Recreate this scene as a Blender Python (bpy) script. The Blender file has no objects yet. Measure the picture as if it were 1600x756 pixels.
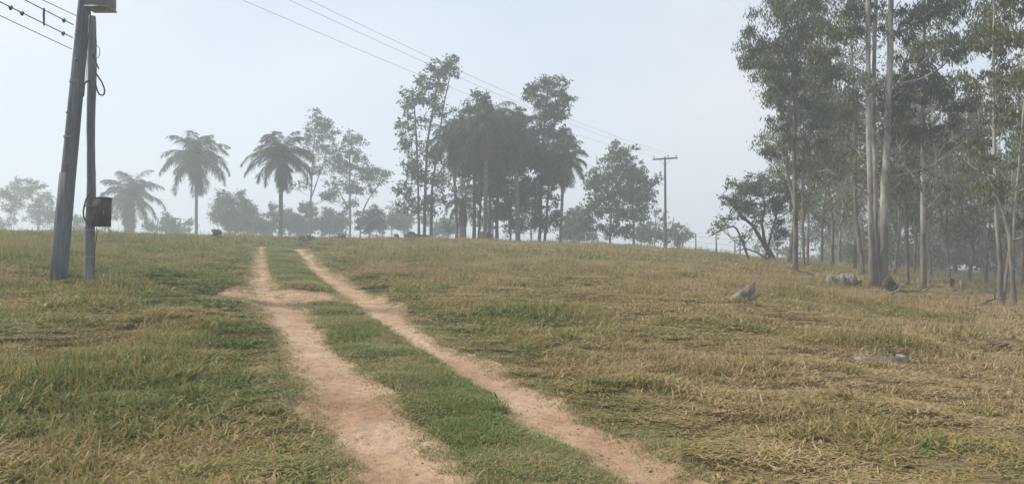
import bpy, math, random
import numpy as np
from mathutils import Vector
R = math.radians
PI = math.pi
scene = bpy.context.scene
COL = scene.collection

# ---------------------------------------------------------------- camera
PITCH = R(2.0)
EYE = 1.6
cam_d = bpy.data.cameras.new("camera"); cam = bpy.data.objects.new("camera", cam_d); COL.objects.link(cam)
cam_d.sensor_width = 36.0; cam_d.lens = 27.0
cam_d.clip_start = 0.05; cam_d.clip_end = 9000
cam.location = (0, 0, EYE); cam.rotation_euler = (R(90) + PITCH, 0, 0)
scene.camera = cam

# ---------------------------------------------------------------- sky, sun, exposure
SUN_EL, SUN_AZ = R(48), R(-80)          # azimuth clockwise from +Y (view direction)
w = bpy.data.worlds.new("World"); scene.world = w; w.use_nodes = True
wn, wl = w.node_tree.nodes, w.node_tree.links
wn.clear()
wo = wn.new('ShaderNodeOutputWorld'); bg = wn.new('ShaderNodeBackground')
sky = wn.new('ShaderNodeTexSky'); sky.sky_type = 'NISHITA'; sky.sun_disc = False
sky.sun_elevation = SUN_EL; sky.sun_rotation = SUN_AZ
sky.air_density = 1.0; sky.dust_density = 3.5; sky.ozone_density = 1.5
tc = wn.new('ShaderNodeTexCoord')
mp = wn.new('ShaderNodeMapping'); mp.inputs['Scale'].default_value = (1.2, 1.2, 3.0)
nz = wn.new('ShaderNodeTexNoise'); nz.inputs['Scale'].default_value = 1.6; nz.inputs['Detail'].default_value = 4
nz.inputs['Roughness'].default_value = 0.5
cr = wn.new('ShaderNodeMapRange'); cr.inputs[1].default_value = .3; cr.inputs[2].default_value = .7
cr.inputs[3].default_value = .66; cr.inputs[4].default_value = .92
mx = wn.new('ShaderNodeMix'); mx.data_type = 'RGBA'
n2 = wn.new('ShaderNodeTexNoise'); n2.inputs['Scale'].default_value = .9; n2.inputs['Detail'].default_value = 3
mp2 = wn.new('ShaderNodeMapping'); mp2.inputs['Scale'].default_value = (1.5, 1.5, 4.0); mp2.inputs['Location'].default_value = (3.1, .4, 1.7)
r2 = wn.new('ShaderNodeValToRGB'); r2.color_ramp.elements[0].position = .38; r2.color_ramp.elements[1].position = .62
r2.color_ramp.elements[0].color = (.46, .525, .63, 1); r2.color_ramp.elements[1].color = (.60, .61, .635, 1)
v10 = wn.new('ShaderNodeVectorMath'); v10.operation = 'SCALE'; v10.inputs['Scale'].default_value = 11.3   # thin white overcast over the Nishita sky
wl.new(tc.outputs['Generated'], mp2.inputs[0]); wl.new(mp2.outputs[0], n2.inputs['Vector']); wl.new(n2.outputs['Fac'], r2.inputs[0])
wl.new(r2.outputs[0], v10.inputs[0]); wl.new(v10.outputs[0], mx.inputs['B'])
wl.new(tc.outputs['Generated'], mp.inputs[0]); wl.new(mp.outputs[0], nz.inputs['Vector'])
wl.new(nz.outputs['Fac'], cr.inputs[0]); wl.new(cr.outputs[0], mx.inputs['Factor'])
wl.new(sky.outputs[0], mx.inputs['A']); wl.new(mx.outputs['Result'], bg.inputs[0])
bg.inputs[1].default_value = 0.1; wl.new(bg.outputs[0], wo.inputs[0])
sl = bpy.data.lights.new("sun", 'SUN'); sl.energy = 4.4; sl.angle = R(5.0); sl.color = (1.0, 0.90, 0.74)
so = bpy.data.objects.new("sun", sl); COL.objects.link(so); so.location = (-30, 20, 40)
sdir = Vector((math.sin(SUN_AZ) * math.cos(SUN_EL), math.cos(SUN_AZ) * math.cos(SUN_EL), math.sin(SUN_EL)))
so.rotation_euler = sdir.to_track_quat('Z', 'Y').to_euler()
vs = scene.view_settings
vs.view_transform = 'Standard'; vs.look = 'None'; vs.gamma = 1.0; vs.exposure = 0.50; vs.use_curve_mapping = False
cy = scene.cycles
cy.use_denoising = True; cy.volume_bounces = 1; cy.max_bounces = 8; cy.diffuse_bounces = 3
cy.transmission_bounces = 3; cy.transparent_max_bounces = 4; cy.glossy_bounces = 2

# ---------------------------------------------------------------- small tools
def tag(o, label=None, cat=None, group=None, kind=None):
    if label: o['label'] = label
    if cat: o['category'] = cat
    if group: o['group'] = group
    if kind: o['kind'] = kind
    return o

def empty(name, loc, label=None, cat=None, group=None):
    o = bpy.data.objects.new(name, None); COL.objects.link(o); o.location = loc
    o.empty_display_size = .2
    return tag(o, label, cat, group)

def mesh_np(name, V, faces, smooth=False, attrs=None):
    """faces: list of (N,k) int arrays; attrs: {name: per-face float array}"""
    me = bpy.data.meshes.new(name)
    V = np.asarray(V, np.float32)
    me.vertices.add(len(V)); me.vertices.foreach_set('co', V.ravel())
    faces = [np.asarray(f, np.int32) for f in faces if len(f)]
    loops = np.concatenate([f.ravel() for f in faces])
    tot = np.concatenate([np.full(len(f), f.shape[1], np.int32) for f in faces])
    st = np.concatenate([[0], np.cumsum(tot)[:-1]]).astype(np.int32)
    me.loops.add(len(loops)); me.loops.foreach_set('vertex_index', loops)
    me.polygons.add(len(tot)); me.polygons.foreach_set('loop_start', st)
    me.polygons.foreach_set('loop_total', tot)
    me.update(calc_edges=True)
    if smooth: me.polygons.foreach_set('use_smooth', np.ones(len(tot), bool))
    for k, a in (attrs or {}).items():
        at = me.attributes.new(k, 'FLOAT', 'FACE'); at.data.foreach_set('value', np.asarray(a, np.float32))
    me.validate()
    return me

def link(name, me, mat=None, parent=None, loc=None):
    o = bpy.data.objects.new(name, me); COL.objects.link(o)
    if mat: me.materials.append(mat)
    if parent: o.parent = parent
    if loc is not None: o.location = loc
    return o

class Tubes:
    def __init__(s): s.V = []; s.Q = []; s.T = []; s.n = 0
    def add(s, pts, rad, sides=6, cap=True, wob=0, rng=None):
        P = np.asarray(pts, float); r = np.broadcast_to(np.asarray(rad, float), (len(P),)).copy()
        T = np.gradient(P, axis=0); T /= np.linalg.norm(T, axis=1)[:, None] + 1e-9
        ref = np.array([0, 0, 1.]) if abs(T[:, 2]).mean() < .8 else np.array([1., 0, 0])
        A = np.cross(T, ref); A /= np.linalg.norm(A, axis=1)[:, None] + 1e-9
        B = np.cross(T, A)
        th = np.arange(sides) * 2 * PI / sides
        rr = r[:, None] * np.ones(sides)
        if wob and rng is not None: rr = rr * (1 + wob * rng.standard_normal(rr.shape))
        V = P[:, None] + (A[:, None] * np.cos(th)[None, :, None] + B[:, None] * np.sin(th)[None, :, None]) * rr[..., None]
        n, k = len(P), sides
        i = np.arange(n - 1)[:, None] * k; j = np.arange(k)[None]; j2 = (j + 1) % k
        q = np.stack([i + j, i + j2, i + k + j2, i + k + j], -1).reshape(-1, 4) + s.n
        s.V.append(V.reshape(-1, 3)); s.Q.append(q)
        base = s.n; s.n += n * k
        if cap:
            s.V.append(P[[0, -1]])
            a, b = s.n, s.n + 1; s.n += 2
            jj = np.arange(k)
            s.T.append(np.stack([np.full(k, a), base + (jj + 1) % k, base + jj], -1))
            s.T.append(np.stack([np.full(k, b), base + (n - 1) * k + jj, base + (n - 1) * k + (jj + 1) % k], -1))
    def box(s, c, h, rz=0, tilt=0):
        c = np.array(c, float); h = np.array(h, float)
        v = np.array([[x, y, z] for z in (-1, 1) for x, y in ((-1, -1), (1, -1), (1, 1), (-1, 1))], float) * h
        if tilt:
            ct, st_ = math.cos(tilt), math.sin(tilt)
            v = np.stack([v[:, 0] * ct + v[:, 2] * st_, v[:, 1], -v[:, 0] * st_ + v[:, 2] * ct], 1)
        cz, sz = math.cos(rz), math.sin(rz)
        v = np.stack([v[:, 0] * cz - v[:, 1] * sz, v[:, 0] * sz + v[:, 1] * cz, v[:, 2]], 1) + c
        q = np.array([[3, 2, 1, 0], [4, 5, 6, 7], [0, 1, 5, 4], [1, 2, 6, 5], [2, 3, 7, 6], [3, 0, 4, 7]]) + s.n
        s.V.append(v); s.Q.append(q); s.n += 8
    def build(s, name, mat, parent=None, smooth=True, off=None, loc=None):
        V = np.concatenate(s.V)
        if off is not None: V = V - np.asarray(off)
        me = mesh_np(name, V, [np.concatenate(s.Q)] + ([np.concatenate(s.T)] if s.T else []), smooth)
        return link(name, me, mat, parent, loc)

# value noise
_rn = np.random.default_rng(7)
_G = _rn.random((256, 256))
def vnoise(x, y, s=1.0, o=0.0):
    x = np.asarray(x, float) / s + o + 1000; y = np.asarray(y, float) / s + o * 1.7 + 1000
    xi = np.floor(x).astype(int); yi = np.floor(y).astype(int); fx = x - xi; fy = y - yi
    fx = fx * fx * (3 - 2 * fx); fy = fy * fy * (3 - 2 * fy)
    a = _G[xi & 255, yi & 255]; b = _G[(xi + 1) & 255, yi & 255]
    c = _G[xi & 255, (yi + 1) & 255]; d = _G[(xi + 1) & 255, (yi + 1) & 255]
    return (a * (1 - fx) + b * fx) * (1 - fy) + (c * (1 - fx) + d * fx) * fy
def fbm(x, y, s=1.0, o=0.0, n=3):
    t = 0; a = .5; tot = 0
    for i in range(n):
        t = t + a * vnoise(x, y, s, o + i * 13.7); tot += a; a *= .5; s *= .5
    return t / tot
def sstep(a, b, x):
    t = np.clip((np.asarray(x, float) - a) / (b - a), 0, 1); return t * t * (3 - 2 * t)

# ---------------------------------------------------------------- terrain
_cols = {   # column (where the photo's azimuth is): height of the ground against distance
    -40: [(0,0),(4,0),(6,.15),(10,.62),(16.5,1.52),(25,2.4),(38,3.4),(48,3.75),(70,3.7),(100,3.2),(150,1)],
    300: [(0,0),(4,0),(6,.12),(10,.5),(14.5,1.0),(20,1.5),(31,2.4),(40,3.15),(48,3.6),(70,3.7),(100,3.2),(150,1)],
    470: [(0,0),(4,0),(6,.1),(10,.42),(14.5,.84),(20,1.28),(31,2.05),(39,2.7),(48,3.45),(60,3.65),(80,3.6),(150,1)],
    640: [(0,0),(4,0),(6,.08),(10,.36),(14.5,.78),(20,1.2),(31,2.05),(40,2.8),(50,3.55),(60,3.7),(80,3.6),(150,1)],
    800: [(0,0),(4,0),(6,.07),(10,.3),(15,.74),(20,1.15),(30,1.92),(45,3.0),(55,3.6),(65,3.75),(80,3.6),(150,1)],
    1000:[(0,0),(4,0),(6,.05),(10,.25),(15,.62),(20,1.0),(30,1.7),(45,2.7),(55,3.2),(65,3.4),(80,3.2),(150,1)],
    1100:[(0,0),(4,0),(6,.03),(10,.2),(15,.55),(20,.92),(30,1.55),(45,2.4),(52,2.65),(65,2.7),(80,2.4),(150,1)],
    1200:[(0,0),(4,0),(6,.02),(10,.18),(15,.5),(20,.84),(30,1.42),(45,2.05),(55,2.15),(70,2.0),(100,1.2),(150,.5)],
    1370:[(0,0),(6,0),(10,.1),(15,.32),(20,.52),(27,.92),(35,1.2),(45,1.5),(60,1.75),(80,1.6),(150,1)],
    1500:[(0,0),(6,0),(10,.05),(15,.22),(20,.4),(25,.62),(35,.72),(45,.72),(70,.9),(100,1.5),(150,1.5)],
    1640:[(0,0),(6,0),(10,.0),(15,.1),(22,.42),(35,.5),(60,.4),(100,1.5),(150,1.5)],
}
_th = np.radians(np.arange(-60, 60.01, .5)); _dd = np.linspace(0, 150, 601)
_cth = np.array([math.atan((u - 800) / 1200) for u in _cols])
_cz = np.array([np.interp(_dd, *zip(*v)) for v in _cols.values()])
_Z = np.stack([np.interp(_th, _cth, _cz[:, k]) for k in range(len(_dd))], 1)
def _blur(A, sig, ax):
    k = np.exp(-.5 * (np.arange(-3 * sig, 3 * sig + 1) / sig) ** 2); k /= k.sum()
    pad = [(0, 0), (0, 0)]; pad[ax] = (3 * sig, 3 * sig)
    B = np.pad(A, pad, mode='edge')
    return np.apply_along_axis(lambda r: np.convolve(r, k, 'valid'), ax, B)
_Z = _blur(_blur(_Z, 5, 0), 7, 1)
def smooth_ground(x, y):
    x = np.asarray(x, float); y = np.asarray(y, float)
    r = np.hypot(x, y); th = np.arctan2(x, y); tcl = np.clip(th, R(-55), R(55))
    d = np.clip(r * np.cos(tcl), 0, 149.9)
    i = np.clip((tcl - _th[0]) / R(.5), 0, len(_th) - 1.001); j = d / .25
    i0 = i.astype(int); j0 = j.astype(int); fi = i - i0; fj = j - j0
    z = (_Z[i0, j0] * (1 - fi) + _Z[i0 + 1, j0] * fi) * (1 - fj) + (_Z[i0, j0 + 1] * (1 - fi) + _Z[i0 + 1, j0 + 1] * fi) * fj
    back = sstep(R(60), R(120), np.abs(th))
    z = z * (1 - back)
    return z - 6 * sstep(150, 420, r)

def ray(u, v):      # direction through a photo pixel
    a, b = (u - 800) / 1200, (378 - v) / 1200
    return np.array([a, math.cos(PITCH) - b * math.sin(PITCH), math.sin(PITCH) + b * math.cos(PITCH)])
def P(u, v, d):     # the world point seen at (u,v), d metres ahead
    q = ray(u, v); return q * (d / q[1]) + np.array([0, 0, EYE])
_ds = np.concatenate([np.arange(3, 30, .05), np.arange(30, 70, .2)])
def hit(u, v):      # where that ray meets the ground
    q = ray(u, v); p = q[None] * (_ds / q[1])[:, None] + np.array([0, 0, EYE])
    below = p[:, 2] < smooth_ground(p[:, 0], p[:, 1])
    k = int(np.argmax(below)) if below.any() else len(_ds) - 1
    return p[k]

# wheel tracks: edges read against distance
_L = [(756,575,770),(700,548,705),(650,520,662),(600,492,606),(560,470,556),(520,442,512),(480,414,486),(455,397,436),(440,398,428),(420,398,424),(400,399,418),(386,402,416)]
_Rr = [(756,1000,1105),(700,908,1012),(650,826,932),(600,748,842),(580,715,800),(550,662,735),(520,612,668),(500,580,645),(480,556,628),(460,532,592),(440,503,546),(420,480,512),(400,463,488),(386,452,474)]
def _edges(T):
    ys, a, b = [], [], []
    for v, u0, u1 in T:
        h0, h1 = hit(u0, v), hit(u1, v); yy = (h0[1] + h1[1]) / 2
        ys.append(yy); a.append(h0[0]); b.append(h1[0])
    o = np.argsort(ys); ys = np.array(ys)[o]; a = np.array(a)[o]; b = np.array(b)[o]
    # run the tracks on towards the camera and behind it
    s = (ys[0] - ys[2]); ka = (a[0] - a[2]) / s; kb = (b[0] - b[2]) / s
    y0 = -6.0
    return np.r_[y0, ys], np.r_[a[0] + ka * (y0 - ys[0]), a], np.r_[b[0] + kb * (y0 - ys[0]), b]
LE, RE = _edges(_L), _edges(_Rr)
LE = (LE[0], LE[1] - .12 - .16 * sstep(7, 12, LE[0]) * (1 - .6 * sstep(18, 26, LE[0])), LE[2] + .04 + .05 * sstep(15, 20, LE[0]))
RE = (RE[0], RE[1] - .05, RE[2] + .12)
J1 = hit(305, 466); J2 = hit(560, 457); J3 = hit(560, 474)
YEND = LE[0][-1]
print('track ends at', YEND, 'junction', J1, J2, J3)
def track_sd(x, y):
    wv = ((fbm(x, y, .9, 3.1) - .5) * .5 + (vnoise(x, y, .22, 9) - .5) * .22) * (1 - .75 * sstep(14, 24, y)) + .07 + .05 * sstep(14, 24, y)
    def band(E):
        s = np.minimum(x - np.interp(y, E[0], E[1]), np.interp(y, E[0], E[2]) - x)
        return np.minimum(s, (YEND + .6 - y) * .3)
    l = band(LE); r = band(RE)
    ya = J3[1] - .7; yb = J2[1] + .1
    xl = J1[0]
    # the worn crossing and the spur to the left
    cx = np.minimum(np.minimum(y - (ya - .15 * (np.interp(y, LE[0], LE[1]) - x)), (yb - .06*(np.interp(y, LE[0], LE[1]) - x)) - y), np.minimum(x - xl, np.interp(y, RE[0], RE[2]) - x))
    s = np.maximum(np.maximum(l, r), cx)
    return s + wv * .8, l, r
def track_mask(x, y):
    return sstep(-.12, .12, track_sd(x, y)[0])

MOUNDS = []
for (u, v, rr, hh) in [(1370,545,1.1,.22),(1290,548,.9,.12),(1560,545,.9,.16),(805,495,1.0,.14),(1318,445,1.2,.2),(1380,448,1.3,.18),(700,470,1.2,.1),(400,520,1.0,.12),(250,440,1.8,.15),(100,600,1.6,.08),(115,424,1.4,.14),(250,505,.8,.12),(870,540,.9,.12),(1000,600,.7,.1),(1200,640,.8,.1),(230,560,.9,.1),(30,520,1.0,.14),(950,440,1.6,.16)]:
    h = hit(u, v); MOUNDS.append((h[0], h[1], rr, hh))
def ground(x, y):
    x = np.asarray(x, float); y = np.asarray(y, float)
    z = smooth_ground(x, y)
    r = np.hypot(x, y)
    near = 1 - sstep(70, 150, r)
    m = track_mask(x, y)
    k = (1 - sstep(-.6, .6, track_sd(x, y)[1])) * (1 - sstep(-.6, .6, track_sd(x, y)[2]))
    z = z + near * ((fbm(x, y, 3.2, 1) - .5) * .26 + (fbm(x, y, 1.0, 5) - .5) * .20 * k + (vnoise(x, y, .3, 8) - .5) * .03 * k)
    for mx_, my_, rr, hh in MOUNDS:
        z = z + hh * np.exp(-((x - mx_) ** 2 + (y - my_) ** 2) / (rr * rr) * 1.5)
    z = z + m * near * ((vnoise(x, y, .28, 33) - .5) * .022 + (vnoise(x, y, .11, 35) - .5) * .01)
    z = z - .09 * sstep(-.5, .35, np.maximum(track_sd(x, y)[1], track_sd(x, y)[2])) - .05 * m
    return z
def gz(x, y): return float(ground(np.array([x]), np.array([y]))[0])

# ---------------------------------------------------------------- materials
def mat(name, base=(.5, .5, .5), rough=.8, spec=.3):
    m = bpy.data.materials.new(name); m.use_nodes = True
    b = m.node_tree.nodes['Principled BSDF']
    b.inputs['Base Color'].default_value = (*base, 1); b.inputs['Roughness'].default_value = rough
    b.inputs['Specular IOR Level'].default_value = spec
    return m, m.node_tree.nodes, m.node_tree.links, b
def noise_node(n, l, scale, detail=3, rough=.55, coord='Object', sc=(1, 1, 1)):
    t = n.new('ShaderNodeTexCoord'); mpn = n.new('ShaderNodeMapping'); mpn.inputs['Scale'].default_value = sc
    z = n.new('ShaderNodeTexNoise'); z.inputs['Scale'].default_value = scale; z.inputs['Detail'].default_value = detail
    z.inputs['Roughness'].default_value = rough
    l.new(t.outputs[coord], mpn.inputs[0]); l.new(mpn.outputs[0], z.inputs['Vector'])
    return z
def ramp(n, l, src, stops):
    r = n.new('ShaderNodeValToRGB'); e = r.color_ramp.elements
    while len(e) < len(stops): e.new(.5)
    for q, (p, c) in zip(e, stops): q.position = p; q.color = (*c, 1)
    l.new(src, r.inputs[0]); return r
def mixc(n, l, f, a, b, mode='MIX'):
    m = n.new('ShaderNodeMix'); m.data_type = 'RGBA'; m.blend_type = mode
    for k, v in (('Factor', f), ('A', a), ('B', b)):
        if isinstance(v, (int, float)): m.inputs[k].default_value = v
        elif isinstance(v, tuple): m.inputs[k].default_value = (*v, 1)
        else: l.new(v, m.inputs[k])
    return m.outputs['Result']
def bump(n, l, b, src, strength=.5, dist=.02):
    k = n.new('ShaderNodeBump'); k.inputs['Strength'].default_value = strength; k.inputs['Distance'].default_value = dist
    l.new(src, k.inputs['Height']); l.new(k.outputs[0], b.inputs['Normal'])

def make_soil():
    m, n, l, b = mat('thatch_soil', rough=.95, spec=.1)
    a = noise_node(n, l, 1.3, 6); c = noise_node(n, l, 26, 4)
    r1 = ramp(n, l, a.outputs['Fac'], [(.3, (.11, .10, .05)), (.55, (.19, .155, .085)), (.75, (.25, .19, .115))])
    r2 = ramp(n, l, c.outputs['Fac'], [(.35, (.5, .5, .5)), (.7, (1.25, 1.2, 1.1))])
    l.new(mixc(n, l, 1.0, r1.outputs[0], r2.outputs[0], 'MULTIPLY'), b.inputs['Base Color'])
    bump(n, l, b, c.outputs['Fac'], .8, .05); return m
def make_dirt():
    m, n, l, b = mat('dry_dirt', rough=.95, spec=.15)
    a = noise_node(n, l, .55, 6, .6); c = noise_node(n, l, 9, 6, .65); d = noise_node(n, l, 90, 2); e = noise_node(n, l, 2.6, 5, .7)
    r1 = ramp(n, l, a.outputs['Fac'], [(.32, (.26, .155, .095)), (.48, (.36, .25, .168)), (.66, (.45, .34, .25))])
    r2 = ramp(n, l, c.outputs['Fac'], [(.3, (.72, .70, .68)), (.5, (.98, .97, .96)), (.75, (1.12, 1.12, 1.12))])
    r3 = ramp(n, l, d.outputs['Fac'], [(.3, (.88, .87, .86)), (.5, (1, 1, 1)), (.7, (1.06, 1.05, 1.04))])
    r4 = ramp(n, l, e.outputs['Fac'], [(.52, (0, 0, 0)), (.7, (1, 1, 1))])
    x = mixc(n, l, 1.0, r1.outputs[0], r2.outputs[0], 'MULTIPLY'); x = mixc(n, l, 1.0, x, r3.outputs[0], 'MULTIPLY')
    mu = n.new('ShaderNodeMath'); mu.operation = 'MULTIPLY'; mu.inputs[1].default_value = .55; l.new(r4.outputs[0], mu.inputs[0])
    x = mixc(n, l, mu.outputs[0], x, (.2, .14, .09))
    l.new(x, b.inputs['Base Color'])
    ad = n.new('ShaderNodeMath'); l.new(c.outputs['Fac'], ad.inputs[0])
    mu2 = n.new('ShaderNodeMath'); mu2.operation = 'MULTIPLY'; mu2.inputs[1].default_value = .25; l.new(d.outputs['Fac'], mu2.inputs[0]); l.new(mu2.outputs[0], ad.inputs[1])
    bump(n, l, b, ad.outputs[0], .9, .05); return m
def make_grass(name, stops, bright=1.0):
    m, n, l, b = mat(name, rough=.6, spec=.25)
    t = n.new('ShaderNodeAttribute'); t.attribute_name = 'tint'; t.attribute_type = 'INSTANCER'
    r = n.new('ShaderNodeAttribute'); r.attribute_name = 'rnd'
    mr = n.new('ShaderNodeMath'); mr.operation = 'MULTIPLY_ADD'; mr.inputs[1].default_value = .8; mr.inputs[2].default_value = -.4
    l.new(r.outputs['Fac'], mr.inputs[0])
    ad = n.new('ShaderNodeMath'); ad.use_clamp = True; l.new(t.outputs['Fac'], ad.inputs[0]); l.new(mr.outputs[0], ad.inputs[1])
    rp = ramp(n, l, ad.outputs[0], [(p, tuple(q * bright for q in c)) for p, c in stops])
    l.new(rp.outputs[0], b.inputs['Base Color'])
    tr = n.new('ShaderNodeBsdfTranslucent'); l.new(rp.outputs[0], tr.inputs[0])
    ms = n.new('ShaderNodeMixShader'); ms.inputs[0].default_value = .35
    l.new(b.outputs[0], ms.inputs[1]); l.new(tr.outputs[0], ms.inputs[2]); l.new(ms.outputs[0], n['Material Output'].inputs[0])
    return m
GR_FIELD = [(.0, (.11, .16, .04)), (.28, (.17, .19, .055)), (.5, (.295, .245, .08)), (.72, (.36, .27, .12)), (.88, (.31, .205, .115)), (1., (.43, .34, .205))]
GR_LAWN = [(.0, (.125, .19, .045)), (.35, (.185, .235, .07)), (.6, (.26, .25, .10)), (.85, (.31, .25, .14)), (1., (.40, .32, .2))]
def make_leaf(name, c1, c2, c3=None, transl=.3):
    m, n, l, b = mat(name, rough=.55, spec=.3)
    r = n.new('ShaderNodeAttribute'); r.attribute_name = 'rnd'
    st = [(.0, c1), (.8, c2)] + ([(.97, c3)] if c3 else [])
    rp = ramp(n, l, r.outputs['Fac'], st); l.new(rp.outputs[0], b.inputs['Base Color'])
    tr = n.new('ShaderNodeBsdfTranslucent'); l.new(rp.outputs[0], tr.inputs[0])
    ms = n.new('ShaderNodeMixShader'); ms.inputs[0].default_value = transl
    l.new(b.outputs[0], ms.inputs[1]); l.new(tr.outputs[0], ms.inputs[2]); l.new(ms.outputs[0], n['Material Output'].inputs[0])
    return m
def make_bark(name, c1, c2, c3, scale=3.0, stretch=.25, bd=.03):
    m, n, l, b = mat(name, rough=.85, spec=.2)
    a = noise_node(n, l, scale, 5, .6, sc=(1, 1, stretch)); c = noise_node(n, l, scale * 9, 4, .6, sc=(1, 1, stretch * .5))
    r = ramp(n, l, a.outputs['Fac'], [(.34, c1), (.5, c2), (.68, c3)])
    r2 = ramp(n, l, c.outputs['Fac'], [(.3, (.6, .6, .6)), (.7, (1.15, 1.15, 1.15))])
    l.new(mixc(n, l, 1.0, r.outputs[0], r2.outputs[0], 'MULTIPLY'), b.inputs['Base Color'])
    if name == 'eucalyptus_bark':     # rough dark bark stays on the lowest metres and peels off above in strips
        t = n.new('ShaderNodeTexCoord'); sx = n.new('ShaderNodeSeparateXYZ'); l.new(t.outputs['Object'], sx.inputs[0])
        z = noise_node(n, l, 3.2, 4, .7, sc=(1, 1, .16)); k = n.new('ShaderNodeMath'); k.operation = 'MULTIPLY_ADD'; k.inputs[1].default_value = -9.0
        l.new(z.outputs['Fac'], k.inputs[0]); l.new(sx.outputs[2], k.inputs[2])
        q = n.new('ShaderNodeMapRange'); q.inputs[1].default_value = -3.2; q.inputs[2].default_value = -.4; q.inputs[3].default_value = .85; q.inputs[4].default_value = 0
        l.new(k.outputs[0], q.inputs[0]); old = b.inputs['Base Color'].links[0].from_socket
        l.new(mixc(n, l, q.outputs[0], old, (.135, .115, .098)), b.inputs['Base Color'])
    bump(n, l, b, c.outputs['Fac'], .8, bd); return m
M = {}
M['soil'] = make_soil(); M['dirt'] = make_dirt()
M['grass'] = make_grass('field_grass', GR_FIELD); M['lawn'] = make_grass('verge_grass', GR_LAWN)
M['euc_leaf'] = make_leaf('eucalyptus_leaf', (.04, .062, .026), (.10, .125, .055), (.17, .14, .07))
M['euc_leaf_warm'] = make_leaf('eucalyptus_leaf_warm', (.06, .078, .03), (.145, .155, .068), (.21, .17, .09))
M['leaf'] = make_leaf('broad_leaf', (.036, .07, .022), (.085, .13, .042), (.13, .13, .055))
M['leaf_dark'] = make_leaf('dark_leaf', (.026, .058, .02), (.062, .11, .036), None, .2)
M['palm'] = make_leaf('palm_leaf', (.035, .055, .022), (.075, .105, .04), (.14, .11, .06), .25)
M['euc_bark'] = make_bark('eucalyptus_bark', (.14, .12, .10), (.35, .335, .31), (.50, .485, .46), 2.6, .3)
M['bark'] = make_bark('grey_bark', (.08, .065, .05), (.17, .145, .12), (.27, .24, .2), 4, .3)
M['bark_dark'] = make_bark('dark_bark', (.035, .03, .025), (.07, .06, .05), (.11, .095, .08), 4, .3)
M['palm_bark'] = make_bark('palm_bark', (.10, .09, .075), (.17, .15, .13), (.23, .21, .18), 3, 2.0)
M['pole'] = make_bark('weathered_hazed_pole_wood', (.085, .093, .105), (.135, .147, .168), (.19, .203, .225), 5, .08, .01)  # weathered grey, with the fog glare on the pole painted in as bluer tones
M['deadwood'] = make_bark('dead_wood', (.10, .08, .06), (.22, .185, .15), (.33, .29, .245), 6, .3)
M['concrete'] = make_bark('old_concrete', (.11, .09, .065), (.22, .19, .15), (.36, .335, .29), 9, 1, .02)
M['rock'] = make_bark('grey_rock', (.08, .065, .05), (.16, .135, .11), (.27, .23, .19), 5, 1, .04)
M['mound'] = make_bark('termite_mound', (.04, .032, .026), (.075, .058, .045), (.11, .085, .065), 8, 1, .05)
M['metal'] = mat('grey_painted_metal', (.17, .18, .19), .5, .4)[0]
M['box'] = make_bark('rusted_meter_box', (.03, .029, .03), (.055, .053, .054), (.10, .092, .088), 5, .5, .005)
M['cable'] = mat('black_cable', (.03, .03, .033), .6, .3)[0]
M['wire'] = mat('aluminium_wire', (.16, .165, .17), .5, .4)[0]
M['ceramic'] = mat('insulator_ceramic', (.12, .09, .075), .3, .5)[0]

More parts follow.
